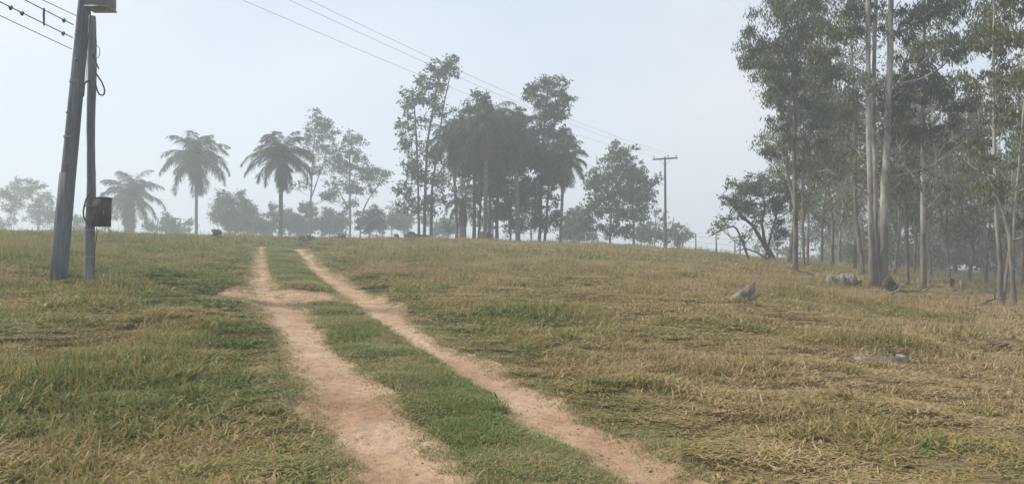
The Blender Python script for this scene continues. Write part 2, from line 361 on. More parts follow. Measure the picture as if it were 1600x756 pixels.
# ---------------------------------------------------------------- ground sheet
def build_ground():
    ang = np.concatenate([np.radians(np.arange(-180, -44, 3.0)), np.radians(np.arange(-44, 44, .17)), np.radians(np.arange(44, 179.9, 3.0))])
    rr = [0.25]
    while rr[-1] < 3.5: rr.append(rr[-1] * 1.06)
    while rr[-1] < 75: rr.append(rr[-1] * 1.0085)
    while rr[-1] < 4000: rr.append(rr[-1] * 1.07)
    rr = np.array(rr); A, Q = np.meshgrid(ang, rr)
    X = Q * np.sin(A); Y = Q * np.cos(A); Z = ground(X, Y) - .0
    V = np.stack([X, Y, Z], -1).reshape(-1, 3); na, nr = len(ang), len(rr)
    V = np.concatenate([V, [[0, 0, gz(0, 0)]]])
    i = np.arange(nr - 1)[:, None] * na; j = np.arange(na)[None]; j2 = (j + 1) % na
    q = np.stack([i + j, i + na + j, i + na + j2, i + j2], -1).reshape(-1, 4)
    jj = np.arange(na); t = np.stack([jj, (jj + 1) % na, np.full(na, nr * na)], -1)
    g = link('ground', mesh_np('ground', V, [q, t], True), M['soil'])
    tag(g, 'rolling pasture ground under the grass rising to a low crest', 'ground', kind='structure')
    # dirt sheet of the wheel tracks: it lies above the ground wherever the track is worn through
    def strip(name, x0f, x1f, ya, yb, step, nx):
        ys = [ya]
        while ys[-1] < yb: ys.append(ys[-1] + max(.03, abs(ys[-1]) * .009))
        ys = np.array(ys); s = np.linspace(0, 1, nx)
        x0, x1 = x0f(ys), x1f(ys)
        X = x0[:, None] + (x1 - x0)[:, None] * s[None]; Yg = ys[:, None] + 0 * X
        Z = ground(X, Yg) + .05 * track_mask(X, Yg) - .026
        V = np.stack([X, Yg, Z], -1).reshape(-1, 3)
        i = np.arange(len(ys) - 1)[:, None] * nx; j = np.arange(nx - 1)[None]
        q = np.stack([i + j, i + j + 1, i + nx + j + 1, i + nx + j], -1).reshape(-1, 4)
        mk = track_mask(X, Yg); mm = (mk > .02)
        keep = (mm[:-1, :-1] | mm[1:, 1:] | mm[:-1, 1:] | mm[1:, :-1]).reshape(-1)
        q = q[keep]
        used, inv = np.unique(q, return_inverse=True)
        o = link(name, mesh_np(name, V[used], [inv.reshape(-1, 4)], True), M['dirt'])
        return o
    mid = lambda y: (np.interp(y, LE[0], LE[2]) + np.interp(y, RE[0], RE[1])) / 2
    o1 = strip('dirt_track', lambda y: np.minimum(np.interp(y, LE[0], LE[1]) - .7, np.where((y > J3[1] - 1.5) & (y < J2[1] + 1.5), J1[0] - .6, 99)), mid, 2.0, YEND + 1, .03, 230)
    tag(o1, 'left wheel track of bare sandy dirt with a worn spur branching left', 'dirt track', kind='structure')
    o2 = strip('dirt_track', mid, lambda y: np.interp(y, RE[0], RE[2]) + .7, 2.0, YEND + 1, .03, 150)
    tag(o2, 'right wheel track of reddish dirt beside the straw coloured slope', 'dirt track', kind='structure')
build_ground()

# ---------------------------------------------------------------- grass
def tuft(name, nb, rad, hmin, hmax, wid, seg, lean, seed, stalks=0, flat=0.0):
    rng = np.random.default_rng(seed)
    n = nb + stalks
    r = rad * np.sqrt(rng.random(n)); a = rng.random(n) * 2 * PI
    bx, by = r * np.cos(a), r * np.sin(a)
    L = hmin + (hmax - hmin) * rng.random(n) ** 1.3; W = wid * (.6 + .8 * rng.random(n))
    L[nb:] = hmax * (1.0 + .4 * rng.random(stalks)); W[nb:] *= .35
    da = rng.random(n) * 2 * PI; dx, dy = np.cos(da), np.sin(da)
    th0 = np.abs(rng.normal(0, .35, n)) + flat; bend = lean * (.4 + 1.2 * rng.random(n))
    th0[nb:] *= .3; bend[nb:] *= .4
    tw = rng.normal(0, .8, n); sx, sy = np.cos(da + PI / 2 + tw), np.sin(da + PI / 2 + tw)
    px, py, pz = bx.copy(), by.copy(), np.zeros(n) - .02
    V = []; th = th0
    ws = {3: [1, .85, .5, 0], 2: [1, .75, 0]}[seg]
    for k in range(seg + 1):
        if k < seg:
            hw = W * ws[k] / 2
            V.append(np.stack([px - sx * hw, py - sy * hw, pz], 1)); V.append(np.stack([px + sx * hw, py + sy * hw, pz], 1))
        else: V.append(np.stack([px, py, pz], 1))
        st = L / seg
        px = px + dx * np.sin(th) * st; py = py + dy * np.sin(th) * st; pz = pz + np.cos(th) * st
        th = np.minimum(th + bend, 2.0)
    nv = len(V); V = np.stack(V, 1).reshape(-1, 3); b = np.arange(n)[:, None] * nv
    qs = [b + np.array([[2 * k, 2 * k + 1, 2 * k + 3, 2 * k + 2]]) for k in range(seg - 1)]
    ts = b + np.array([[2 * seg - 2, 2 * seg - 1, 2 * seg]])
    rn = rng.random(n); rn[nb:] = .9 + .1 * rng.random(stalks)
    me = mesh_np(name, V, [np.concatenate(qs), ts], False, {'rnd': np.concatenate([np.tile(rn, seg - 1), rn])})
    return me

def scatter(name, pts, yaw, scl, tint, meshes, material, label, cat):
    n = len(pts)
    me = bpy.data.meshes.new(name); me.vertices.add(n); me.vertices.foreach_set('co', np.asarray(pts, np.float32).ravel())
    rng = np.random.default_rng(len(name) + n)
    for k, arr, ty in (('yaw', yaw, 'FLOAT'), ('tint', tint, 'FLOAT'), ('pick', rng.integers(0, len(meshes), n), 'INT')):
        at = me.attributes.new(k, ty, 'POINT'); at.data.foreach_set('value', np.asarray(arr, np.float32 if ty == 'FLOAT' else np.int32))
    at = me.attributes.new('scl', 'FLOAT_VECTOR', 'POINT'); at.data.foreach_set('vector', np.asarray(scl, np.float32).ravel())
    o = bpy.data.objects.new(name, me); COL.objects.link(o); me.materials.append(material)
    ng = bpy.data.node_groups.new(name, 'GeometryNodeTree')
    ng.interface.new_socket('Geometry', in_out='INPUT', socket_type='NodeSocketGeometry')
    ng.interface.new_socket('Geometry', in_out='OUTPUT', socket_type='NodeSocketGeometry')
    N, K = ng.nodes, ng.links
    gi, go = N.new('NodeGroupInput'), N.new('NodeGroupOutput')
    iop = N.new('GeometryNodeInstanceOnPoints'); iop.inputs['Pick Instance'].default_value = True
    jn = N.new('GeometryNodeJoinGeometry')
    for i, mm in enumerate(meshes):
        mm.materials.clear(); mm.materials.append(material)
        po = bpy.data.objects.new(name + '_sample', mm)
        oi = N.new('GeometryNodeObjectInfo'); oi.inputs['Object'].default_value = po; oi.inputs['As Instance'].default_value = False
        g2 = N.new('GeometryNodeGeometryToInstance'); K.new(oi.outputs['Geometry'], g2.inputs[0]); K.new(g2.outputs[0], jn.inputs[0])
    def na(nm, ty):
        q = N.new('GeometryNodeInputNamedAttribute'); q.data_type = ty; q.inputs['Name'].default_value = nm; return q.outputs['Attribute']
    cx = N.new('ShaderNodeCombineXYZ'); K.new(na('yaw', 'FLOAT'), cx.inputs[2])
    er = N.new('FunctionNodeEulerToRotation'); K.new(cx.outputs[0], er.inputs[0])
    K.new(gi.outputs[0], iop.inputs['Points']); K.new(jn.outputs[0], iop.inputs['Instance'])
    K.new(na('pick', 'INT'), iop.inputs['Instance Index']); K.new(er.outputs[0], iop.inputs['Rotation']); K.new(na('scl', 'FLOAT_VECTOR'), iop.inputs['Scale'])
    K.new(iop.outputs[0], go.inputs[0])
    md = o.modifiers.new('scatter', 'NODES'); md.node_group = ng
    return tag(o, label, cat, kind='stuff')

def wedge(rng, n, d0, d1, half=.74):      # evenly spread points over the wedge of ground in front
    d = np.sqrt(d0 * d0 + (d1 * d1 - d0 * d0) * rng.random(n)); x = (rng.random(n) * 2 - 1) * (half * d + 1.5)
    return x, d
def u_of(x, y): return 800 + 1200 * x / np.maximum(y, 1)

def field_tint(x, y, rng):
    u = u_of(x, y)
    big = fbm(x, y, 4.5, 21, 4); sm = fbm(x, y, 1.1, 44, 2)
    t = .50 + .16 * sstep(600, 1050, u) + (big - .5) * .75 + (sm - .5) * .45 + rng.normal(0, .05, len(x))
    left = (1 - sstep(430, 560, u))
    t = t - .20 * left * sstep(9, 15, y) + .04 * left * (1 - sstep(8, 13, y))
    sd, l, r = track_sd(x, y); edge = np.maximum(l, r)
    t = t - .16 * np.exp(-((edge + .45) / .35) ** 2) * (vnoise(x, y, 1.3, 70) > .45) + .15 * (edge > -.3)
    for (a, b, rr, am) in GREEN_SPOTS: t = t - am * np.exp(-((x - a) ** 2 + (y - b) ** 2) / rr ** 2)
    return np.clip(t, 0.02, .97)
GREEN_SPOTS = []
for (u, v, rr, am) in [(1340,545,1.0,.3),(800,495,.9,.3),(640,455,.9,.35),(385,530,.7,.4),(420,600,.8,.35),(60,620,1.3,.25),(1100,690,.6,.2),(880,600,.5,.2),(700,520,.9,.15),(270,470,1.5,.3),(300,440,2,.3),(560,750,.7,.35),(40,400,2,.3),(960,690,.6,.2)]:
    h = hit(u, v); GREEN_SPOTS.append((h[0], h[1], rr, am))

def place_field(name, n, d0, d1, meshes, s0, label, seed):
    rng = np.random.default_rng(seed)
    x, y = wedge(rng, n, d0, d1)
    sd, l, r = track_sd(x, y)
    between = (x > np.interp(y, LE[0], LE[2]) - .2) & (x < np.interp(y, RE[0], RE[1]) + .2) & (y < YEND + 1)
    keep = (sd < -.19 + .05 * sstep(10, 20, y) - .12 * rng.random(n)) & ~between
    x, y, sd = x[keep], y[keep], sd[keep]; n = len(x)
    hn = fbm(x, y, 1.5, 60, 3)
    hs = s0 * (.34 + 1.3 * sstep(.3, .75, hn) * (.35 + 1.3 * sstep(.25, .8, vnoise(x, y, .55, 81)))) * (.8 + .4 * rng.random(n))
    hs *= .30 + .70 * sstep(.1, 1.5, -sd + .5 * (vnoise(x, y, .8, 15) - .5))
    for (cu, cv, cr, cf) in ((1400, 578, .25, .55), (1365, 575, .25, .6), (1300, 562, .3, .3), (1160, 488, .8, .2), (1175, 482, .6, .25), (1322, 458, .8, .4), (340, 488, .8, .3), (300, 482, .6, .4), (380, 486, .5, .4)):
        hh = hit(cu, cv); hs *= 1 - (1 - cf) * np.exp(-((x - hh[0]) ** 2 + (y - hh[1]) ** 2) / cr ** 2)
    tint = field_tint(x, y, rng)
    hs *= 1.15 - .35 * tint
    ws = s0 * (.85 + .3 * rng.random(n))
    z = ground(x, y)
    scatter(name, np.stack([x, y, z], 1), rng.random(n) * 2 * PI, np.stack([ws, ws, hs], 1), tint, meshes, M['grass'], label, 'grass')

near_t = [tuft('grass_tuft', 125, .28, .06, .185, .0185, 3, .42, 100 + i, 3, .62) for i in range(6)]
mid_t = [tuft('grass_tuft', 90, .30, .06, .185, .026, 2, .45, 200 + i, 3, .62) for i in range(5)]
far_t = [tuft('grass_tuft', 52, .40, .07, .22, .045, 2, .45, 300 + i, 2, .45) for i in range(4)]
place_field('field_grass', 4600, 3.2, 13, near_t, .98, 'tangled green and straw blades of pasture grass nearest the viewer', 1)
place_field('field_grass', 14500, 12.6, 31, mid_t, 1.1, 'mixed olive and straw pasture grass across the middle of the slope', 2)
place_field('field_grass', 20000, 30.5, 78, far_t, 1.2, 'pasture grass on the upper slope and along the crest', 3)

def place_weeds():
    rng = np.random.default_rng(19)
    ms = [tuft('leaf_clump', 95, .16, .09, .25, .023, 3, .42, 480 + i, 1, .4) for i in range(4)]
    x, y = wedge(rng, 30000, 3.6, 50); sd = track_sd(x, y)[0]
    pr = sstep(.46, .72, fbm(x, y, 1.3, 140, 3)) * (.4 + .6 * (1 - sstep(480, 800, u_of(x, y))))
    btw = (x > np.interp(y, LE[0], LE[2])) & (x < np.interp(y, RE[0], RE[1])) & (y < YEND)
    k = (rng.random(30000) < pr * .55) & (sd < -.28) & ~btw; x, y = x[k], y[k]; n = len(x)
    s_ = rng.uniform(.55, 1.1, n) * (1 + .012 * y)
    scatter('weed_clumps', np.stack([x, y, ground(x, y)], 1), rng.random(n) * 6.28, np.stack([s_, s_, s_], 1), np.clip(field_tint(x, y, rng) * .75 - .06 + rng.normal(0, .1, n), 0.04, 1), ms, M['grass'],
            'broad bladed green grass clumps standing out of the dry pasture', 'grass')
place_weeds()

def place_lawn():
    rng = np.random.default_rng(11)
    lt = [tuft('verge_tuft', 75, .16, .03, .09, .013, 2, .7, 400 + i, 0, .5) for i in range(5)]
    n = 20000
    y = 3.5 + (YEND - 3.5) * rng.random(n) ** 1.25
    a = np.interp(y, LE[0], LE[2]) - .1; b = np.interp(y, RE[0], RE[1]) + .1
    x = a + (b - a) * rng.random(n)
    sd = track_sd(x, y)[0]; bare = fbm(x, y, .9, 33, 3) + .0
    c = (x - a) / np.maximum(b - a, .1)
    keep = (sd < -.11 + .05 * rng.random(n)) & (bare + .30 * sstep(.05, .4, c) > .645 - .09 * sstep(12, 20, y) + .12 * rng.random(n))
    x, y, bare, c = x[keep], y[keep], bare[keep], c[keep]; n = len(x)
    s = (1 + .018 * np.maximum(y - 8, 0)) * (.8 + .5 * rng.random(n)); hs = s * (.35 + 1.5 * sstep(.35, .75, fbm(x, y, .45, 90)))
    t = np.clip(.36 + (.60 - bare) * 1.6 + (1 - sstep(0, .4, c)) * .3 + (vnoise(x, y, .35, 71) - .5) * .4 + rng.normal(0, .08, n), 0, 1)
    scatter('verge_grass', np.stack([x, y, ground(x, y)], 1), rng.random(n) * 2 * PI, np.stack([s, s, hs], 1), t, lt, M['lawn'],
            'short bright green grass growing between the two wheel tracks', 'grass')
    # stubble: low dry tufts on the worn margins of the tracks
    n = 17000; y = 3.5 + (YEND - 3.5) * rng.random(n) ** 1.5; side = rng.integers(0, 6, n)
    e = [np.interp(y, LE[0], LE[1]), np.interp(y, LE[0], LE[2]), np.interp(y, RE[0], RE[1]), np.interp(y, RE[0], RE[2])]
    f_ = rng.random(n); e += [e[1] + (e[2] - e[1]) * f_] * 2
    x = np.choose(side, e) + rng.normal(0, .15, n)
    st = [tuft('stubble_tuft', 34, .12, .015, .07, .006, 2, .7, 450 + i, 0, .5) for i in range(4)]
    s = .6 + .7 * rng.random(n); s *= (1 + .01 * y)
    scatter('dry_stubble', np.stack([x, y, ground(x, y) + .02], 1), rng.random(n) * 2 * PI, np.stack([s, s, s], 1), np.clip(rng.normal(.62, .2, n), 0, 1), st, M['lawn'],
            'sparse dry stubble creeping over the worn edges of the dirt tracks', 'grass')
place_lawn()

def place_pebbles():
    rng = np.random.default_rng(12); ms = []
    for i in range(4):
        bpy_v = []; th = np.linspace(0, 2 * PI, 7)[:-1]
        V = [[0, 0, .5]] + [[math.cos(a) * (.7 + .5 * rng.random()), math.sin(a) * (.7 + .4 * rng.random()), .1 * rng.random()] for a in th]
        ms.append(mesh_np('pebble', np.array(V) * .5, [np.array([[0, 1 + k, 1 + (k + 1) % 6] for k in range(6)])], True))
    n = 1500; y = 3.5 + 26 * rng.random(n) ** 1.7; rt = rng.random(n) < .5
    a = np.where(rt, np.interp(y, RE[0], RE[1]), np.interp(y, LE[0], LE[1])); b = np.where(rt, np.interp(y, RE[0], RE[2]), np.interp(y, LE[0], LE[2]))
    x = a + (b - a) * rng.random(n); s = .008 + .03 * rng.random(n) ** 4
    scatter('gravel', np.stack([x, y, ground(x, y) + .026], 1), rng.random(n) * 6.28, np.stack([s, s * .8, s], 1), rng.random(n), ms, M['rock'], 'small loose stones scattered along the bare dirt wheel tracks', 'gravel')
place_pebbles()

# ---------------------------------------------------------------- trees
def unit(v): return v / (np.linalg.norm(v, axis=-1, keepdims=True) + 1e-9)
def leaves_mesh(name, C, D, rng, L, W, tone):
    n = len(C); D = unit(D)
    S = unit(np.cross(D, rng.standard_normal((n, 3))))
    l = L * (.6 + .8 * rng.random(n)); w = W * (.6 + .8 * rng.random(n))
    V = np.stack([C, C + D * l[:, None] * .45 + S * w[:, None] / 2, C + D * l[:, None], C + D * l[:, None] * .45 - S * w[:, None] / 2], 1).reshape(-1, 3)
    return mesh_np(name, V, [np.arange(4 * n).reshape(-1, 4)], False, {'rnd': np.clip(tone, 0, 1)})

def curve_pts(a, b, rng, n=6, sag=0.0, wob=.06):
    t = np.linspace(0, 1, n)[:, None]; L = np.linalg.norm(b - a)
    p = a + (b - a) * t; j = np.cumsum(rng.standard_normal((n, 3)), 0) * wob * L / n ** .5
    j = j - j[0] - (j[-1] - j[0]) * t
    p = p + j; p[:, 2] += sag * L * (4 * t[:, 0] * (1 - t[:, 0])); return p

def make_tree(name, base, stems, blobs, seed, leafm, barkm, L, W, droop=.5, hang=True, limb_r=.035, label='', cat='tree', group=None, min_cl=10, twig=True, stem_sides=9):
    """stems: list of [(point, radius)...] world; blobs: list of (centre, rx, ry, rz, tau)"""
    rng = np.random.default_rng(seed); base = np.asarray(base, float)
    T = Tubes(); SP = []
    for s in stems:
        pts = np.array([p for p, r in s], float); rad = np.array([r for p, r in s], float)
        k = np.linspace(0, len(pts) - 1, max(10, 5 * len(pts)))
        # smooth resample
        pp = np.stack([np.interp(k, np.arange(len(pts)), pts[:, c]) for c in range(3)], 1); rr = np.interp(k, np.arange(len(pts)), rad)
        for _ in range(2): pp[1:-1] = (pp[:-2] + 2 * pp[1:-1] + pp[2:]) / 4
        pp[1:-1] += rng.standard_normal(pp[1:-1].shape) * rr[1:-1, None] * .12
        rr = rr * (1 + .05 * rng.standard_normal(len(rr)))
        if pts[0][2] - base[2] < .3: rr[0] *= 1.35; rr[1] *= 1.08
        T.add(pp, rr, stem_sides, wob=.03, rng=rng); SP.append(np.concatenate([pp, rr[:, None]], 1))
    SP = np.concatenate(SP)
    CC, DD, TT = [], [], []
    for (c, rx, ry, rz, tau) in blobs:
        c = np.asarray(c, float); rm = (rx + ry + rz) / 3
        dh = np.hypot(SP[:, 0] - c[0], SP[:, 1] - c[1]); want = c[2] - .55 * dh - .2 * rz
        k = np.argmin(np.abs(SP[:, 2] - want) + .35 * dh); q = SP[k]
        r0 = min(q[3] * .6, limb_r * (.6 + .25 * rm + .08 * np.linalg.norm(c - q[:3])))
        lp = curve_pts(q[:3], c, rng, 7, -.06 if c[2] > q[2] else .06)
        T.add(lp, np.linspace(r0, r0 * .4, 7), 5, cap=False)
        ncl = int(min_cl + 6 * rm * rm); 
        d = unit(rng.standard_normal((ncl, 3))) * (rng.random((ncl, 1)) ** .38) * (.85 + .4 * rng.random((ncl, 1)))
        cc = c + d * np.array([rx, ry, rz]); cr_ = rm * .26 * (.6 + .8 * rng.random(ncl))
        if twig:
            for e in cc:
                s = lp[rng.integers(3, 7)]
                T.add(curve_pts(s, e, rng, 4, .05, .12), np.array([r0 * .42, r0 * .3, r0 * .2, r0 * .08]), 3, cap=False)
        area = PI * rx * rz; N = int(2.1 * tau * area / (L * W * .5)); N = min(N, 6500)
        ci = rng.integers(0, ncl, N); g = rng.standard_normal((N, 3)); g[:, 2] *= .75
        p = cc[ci] + g * cr_[ci, None] * .75
        dr = unit(rng.standard_normal((N, 3)))
        dr = unit(dr * (1 - droop) + np.array([0, 0, -1]) * droop * (1 if hang else -.3))
        CC.append(p); DD.append(dr); TT.append(.5 + .22 * rng.standard_normal(N) + .12 * rng.standard_normal(ncl)[ci])
    t = empty(name, base, label, cat, group)
    T.build('trunk', barkm, t, off=base)
    C = np.concatenate(CC); me = leaves_mesh('crown', C - base, np.concatenate(DD), rng, L, W, np.concatenate(TT))
    link('crown', me, leafm, t)
    return t

def px_tree(name, d, stems, blobs, seed, leafm, barkm, L, W, label, **kw):
    """a tree whose stems and leaf masses were read off the photo, at its real distance d and with real depth"""
    rng = np.random.default_rng(seed + 999)
    S = []
    for s in stems:
        row = []; yo = 0
        for i, (u, v, wpx) in enumerate(s):
            if i: yo += rng.normal(0, .12)
            p = P(u, v, d + yo); row.append((p, wpx / 2400 * d * .72))
        if s[0][1] > 300 or kw.get('root_all'):
            p0 = row[0][0]; g = gz(p0[0], p0[1])
            if abs(p0[2] - g) < 2.5 or p0[2] < g: row[0] = (np.array([p0[0], p0[1], g - .12]), row[0][1])
        S.append(row)
    kw.pop('root_all', None)
    base = S[0][0][0].copy(); base[2] += .12
    B = []; k = d / 1200
    for (u, v, ru, rv, tau) in blobs:
        c = P(u, v, d); off = abs(c[0] - base[0]); c[1] += rng.uniform(-1, 1) * max(.8, .6 * off + .5)
        B.append((c, ru * k * .95, (ru + rv) / 2 * k * 1.1, rv * k * 1.2, tau * (1.7 if d > 50 else 1.25)))
    if d > 50:      # ragged side masses so that no bough reads as one lobe
        for (c, rx, ry, rz, tau) in list(B):
            for _ in range(2 if leafm is LF else 1):
                o_ = unit(rng.standard_normal(3)) * np.array([rx, ry, rz * 1.5]) * rng.uniform(.7, 1.05); f = rng.uniform(.4, .7)
                B.append((c + o_, rx * f, ry * f, rx * f * .8, tau * .8))
    return make_tree(name, base, S, B, seed, leafm, barkm, L, W, label=label, **kw)

EB, BK, BD = M['euc_bark'], M['bark'], M['bark_dark']
EL, EW, LF, LD = M['euc_leaf'], M['euc_leaf_warm'], M['leaf'], M['leaf_dark']

# --- right: the eucalypts
px_tree('eucalyptus_tree', 27, [[(1364,444,16),(1361,330,12.5),(1357,200,11),(1356,60,10),(1357,-120,9),(1350,-330,5)],
    [(1371,445,15),(1368,340,11),(1365,200,9),(1366,60,8),(1374,-140,5)],
    [(1381,447,21),(1380,350,17),(1386,230,15),(1390,100,13),(1392,-60,11),(1405,-300,5)]],
    [(1300,70,40,26,.9),(1322,30,34,28,1),(1330,140,30,24,.6),(1290,120,34,22,.6),(1420,130,38,28,1),(1450,80,36,26,1.1),(1410,40,34,26,1),(1480,150,38,24,1),
     (1500,60,36,28,1),(1440,200,36,24,.8),(1500,215,30,20,.6),(1400,180,26,24,.9),(1330,215,34,20,.5),(1290,270,34,16,.35),(1420,270,30,18,.35),(1370,-60,60,40,1),(1300,-40,50,40,1),(1450,-40,60,40,1),(1390,-180,70,50,1),(1480,5,40,30,.9),(1360,10,30,25,.6)],
    31, EL, EB, .17, .042, 'tallest eucalyptus with three pale stems and a dark mound at its foot', droop=.6)
px_tree('eucalyptus_tree', 33, [[(1243,424,11),(1242,300,9.5),(1241,190,8),(1246,60,7),(1250,-60,5),(1252,-170,3)]],
    [(1182,80,30,30,1.2),(1205,30,34,32,1.2),(1215,85,34,28,1.3),(1232,120,34,24,1.1),(1190,120,26,22,1.1),(1210,165,26,18,.8),(1205,190,18,16,.7),(1225,215,24,18,.8),(1212,232,22,14,.7),
     (1262,70,36,30,1.1),(1280,120,34,28,1),(1262,165,30,24,.8),(1290,180,30,22,.8),(1260,220,34,20,.7),(1235,-10,44,30,1.2),(1290,20,40,30,1.1),(1250,-80,50,40,1),(1300,240,30,18,.5),(1245,262,34,16,.5),(1170,55,14,16,.7)],
    32, EL, BK, .17, .045, 'slim grey-brown eucalyptus at the left edge of the grove with drooping leaves', droop=.65)
px_tree('eucalyptus_tree', 28, [[(1443,446,12),(1441,330,10),(1442,200,8),(1443,90,6),(1446,-20,3)], [(1441,300,5),(1425,272,3.5),(1410,255,2)], [(1442,230,4),(1462,190,3),(1475,165,2)]],
    [(1440,90,32,22,.8),(1470,130,34,22,.9),(1420,150,26,20,.6),(1500,180,34,20,.9),(1520,120,26,22,.7),(1470,210,30,20,.7),(1405,240,24,16,.4),(1530,215,26,14,.7),(1450,30,34,24,.8),(1480,300,34,16,.3)],
    33, EL, EB, .16, .042, 'straight single pale trunk right of the three-stemmed eucalyptus', droop=.6)
px_tree('eucalyptus_tree', 31, [[(1418,440,9),(1416,340,8),(1415,250,6),(1418,150,4)], [(1416,300,4),(1402,290,3),(1395,280,2)]],
    [(1415,150,30,24,.7),(1405,200,28,20,.6),(1430,230,26,20,.6),(1400,300,28,18,.4),(1425,330,26,16,.4)],
    34, EW, BK, .16, .042, 'thin brownish trunk close behind the gap between the pale eucalypts', droop=.6)
px_tree('eucalyptus_tree', 22.5, [[(1564,474,14),(1562,400,10),(1556,330,8),(1553,200,7),(1552,60,5),(1556,-60,3)], [(1565,445,8),(1576,405,7),(1580,340,5),(1583,250,3)]],
    [(1555,60,36,30,.8),(1590,30,40,34,.9),(1535,120,30,22,.6),(1580,130,36,26,.8),(1550,180,26,18,.5),(1610,180,34,26,.8),(1590,230,30,22,.7),(1560,285,30,16,.6),(1600,-40,60,40,1),(1540,-20,40,30,.8),(1530,250,20,14,.4)],
    35, EW, EB, .15, .04, 'forked eucalyptus near the right edge with a thinner stem crossing it', droop=.6)
px_tree('eucalyptus_tree', 21.5, [[(1586,482,12),(1582,430,9.5),(1577,370,8),(1566,325,5),(1540,270,4),(1525,230,3)], [(1579,385,7),(1585,330,5.5),(1592,260,4),(1600,160,3)]],
    [(1575,300,34,20,.7),(1610,280,34,24,.8),(1600,340,26,16,.6),(1545,255,28,16,.5),(1620,200,36,26,.9),(1520,225,22,14,.5),(1640,330,30,22,.8),(1600,110,36,26,.7)],
    36, EW, EB, .15, .04, 'rightmost pale trunk forking at head height', droop=.6)
px_tree('spreading_tree', 45, [[(1215,409,12),(1203,396,11),(1188,372,9),(1176,352,7),(1160,338,5),(1147,318,3)], [(1206,398,8),(1196,380,6.5),(1190,350,6),(1196,320,4),(1190,298,3)],
    [(1172,350,5),(1150,352,4),(1130,358,3),(1112,368,2)], [(1210,404,6),(1185,395,4),(1165,388,3),(1150,392,2)], [(1192,360,5),(1212,340,4),(1222,315,3)]],
    [(1145,300,26,13,1.0),(1172,290,26,14,1.3),(1200,290,28,15,1.4),(1228,300,24,18,1.2),(1130,318,16,12,.8),(1122,345,15,12,.45),(1150,335,20,12,.4),(1185,315,28,14,.9),(1112,362,10,9,.35),(1145,375,18,8,.3),(1165,360,16,10,.25),(1215,330,24,18,.9),(1205,310,26,16,1.1),(1160,312,24,14,.9),(1178,335,22,12,.6),(1225,360,20,18,.7),(1135,350,16,10,.35),(1240,320,20,20,.8)],
    37, LD, BD, .17, .075, 'dark low tree with crooked limbs spreading left over the fence', droop=.2, limb_r=.05)
# mid trees behind the first row
specs = [(1230,42,8,15),(1256,40,5,13),(1262,52,5,14),(1283,50,5,14),(1300,46,6,15),(1310,60,5,14),(1335,44,5,15),(1349,36,8,15),(1396,44,5,14),(1405,56,5,14),(1428,48,4,14),(1456,40,5,15),None,(1484,47,5,15),None,(1512,44,6,14),None,(1540,41,6,14),(1553,60,5,15),(1598,38,7,15),(1625,30,9,15),(1660,34,9,15)]
grove_labels = ['slim dark trunk just left of the slim grey-brown edge eucalyptus', 'thin trunk right beside the slim grey-brown edge eucalyptus',
 'second thin trunk right of the slim edge eucalyptus, slightly behind', 'third thin trunk right of the slim edge eucalyptus, further back', 'thin trunk rising behind the wide weathered stump',
 'thin hazy trunk behind the right end of the wide weathered stump', 'thin trunk left of the short dark trunk at the three-stemmed eucalyptus', 'short dark trunk touching the left side of the three-stemmed eucalyptus',
 'thin trunk just right of the dark mound at the three-stemmed eucalyptus', 'thin hazy trunk left of the thin brownish trunk in the grove', 'slender trunk between the thin brownish trunk and the straight single pale trunk',
 'thin trunk just right of the straight single pale trunk', 'second thin trunk right of the straight single pale trunk', 'thin trunk behind the short pale broken snag',
 'nearest slender trunk right of the short pale broken snag', 'thin trunk midway between the broken snag and the forked eucalyptus', 'hazy far trunk midway between the broken snag and the forked eucalyptus',
 'thin trunk close on the left of the forked eucalyptus', 'hazy thin trunk seen behind the forked eucalyptus', 'trunk at the right border beside the rightmost forking pale trunk', 'eucalyptus just beyond the right border', 'eucalyptus furthest beyond the right border']
def rand_tree(base, H, w_m, seed, leafm, barkm, L, W, label, group=None, tau=.7, spread=1.0, nb=14, name='eucalyptus_tree', low=.3, two=False, min_cl=9):
    rng = np.random.default_rng(seed); base = np.asarray(base, float)
    lean = rng.normal(0, .04, 2) * H
    top = base + np.array([lean[0], lean[1], H]); pts = []
    for t in np.linspace(0, 1, 6):
        p = base + (top - base) * t + np.r_[rng.normal(0, .015 * H, 2) * (0 < t < 1), 0]; p[2] -= .12 * (t == 0)
        pts.append((p, w_m * (1 - .8 * t)))
    S = [pts]
    if two:
        a = pts[1][0]; q = [(a, w_m * .6)]
        dx = rng.choice([-1, 1]) * .16 * H
        for t in (.35, .7, 1): q.append((a + np.array([dx * t, rng.normal(0, .3), (H * .75) * t]), w_m * .6 * (1 - .75 * t)))
        S.append(q)
    B = []
    for i in range(nb):
        t = low + (1 - low) * (i + rng.random()) / nb; a = rng.random() * 2 * PI
        rad = spread * (.14 * H) * (1.05 - .8 * (t - low) / (1 - low)) * (.4 + .8 * rng.random())
        c = base + (top - base) * t + np.array([math.cos(a) * rad, math.sin(a) * rad, 0]); s = H * .075 * spread * (.7 + .6 * rng.random())
        B.append((c, s * 1.15, s * 1.15, s * .8, tau * (.6 + .7 * rng.random())))
    return make_tree(name, base, S, B, seed, leafm, barkm, L, W, .55, True, .03, label, 'tree', group, min_cl, True, 7)
for i, sp_ in enumerate(specs):
    if sp_ is None: continue
    u, d, wp, H = sp_
    x = (u - 800) / 1200 * d; b = (x, d, gz(x, d))
    rand_tree(b, H * (.75 if u > 1470 else .9), wp / 2400 * d, 500 + i, EW if i % 3 else EL, EB if i % 3 == 2 else BK, .2, .06,
              grove_labels[i], 'slim trees of the grove', tau=.45, low=.25 if i % 2 else .42, nb=12, two=(i % 4 == 1))
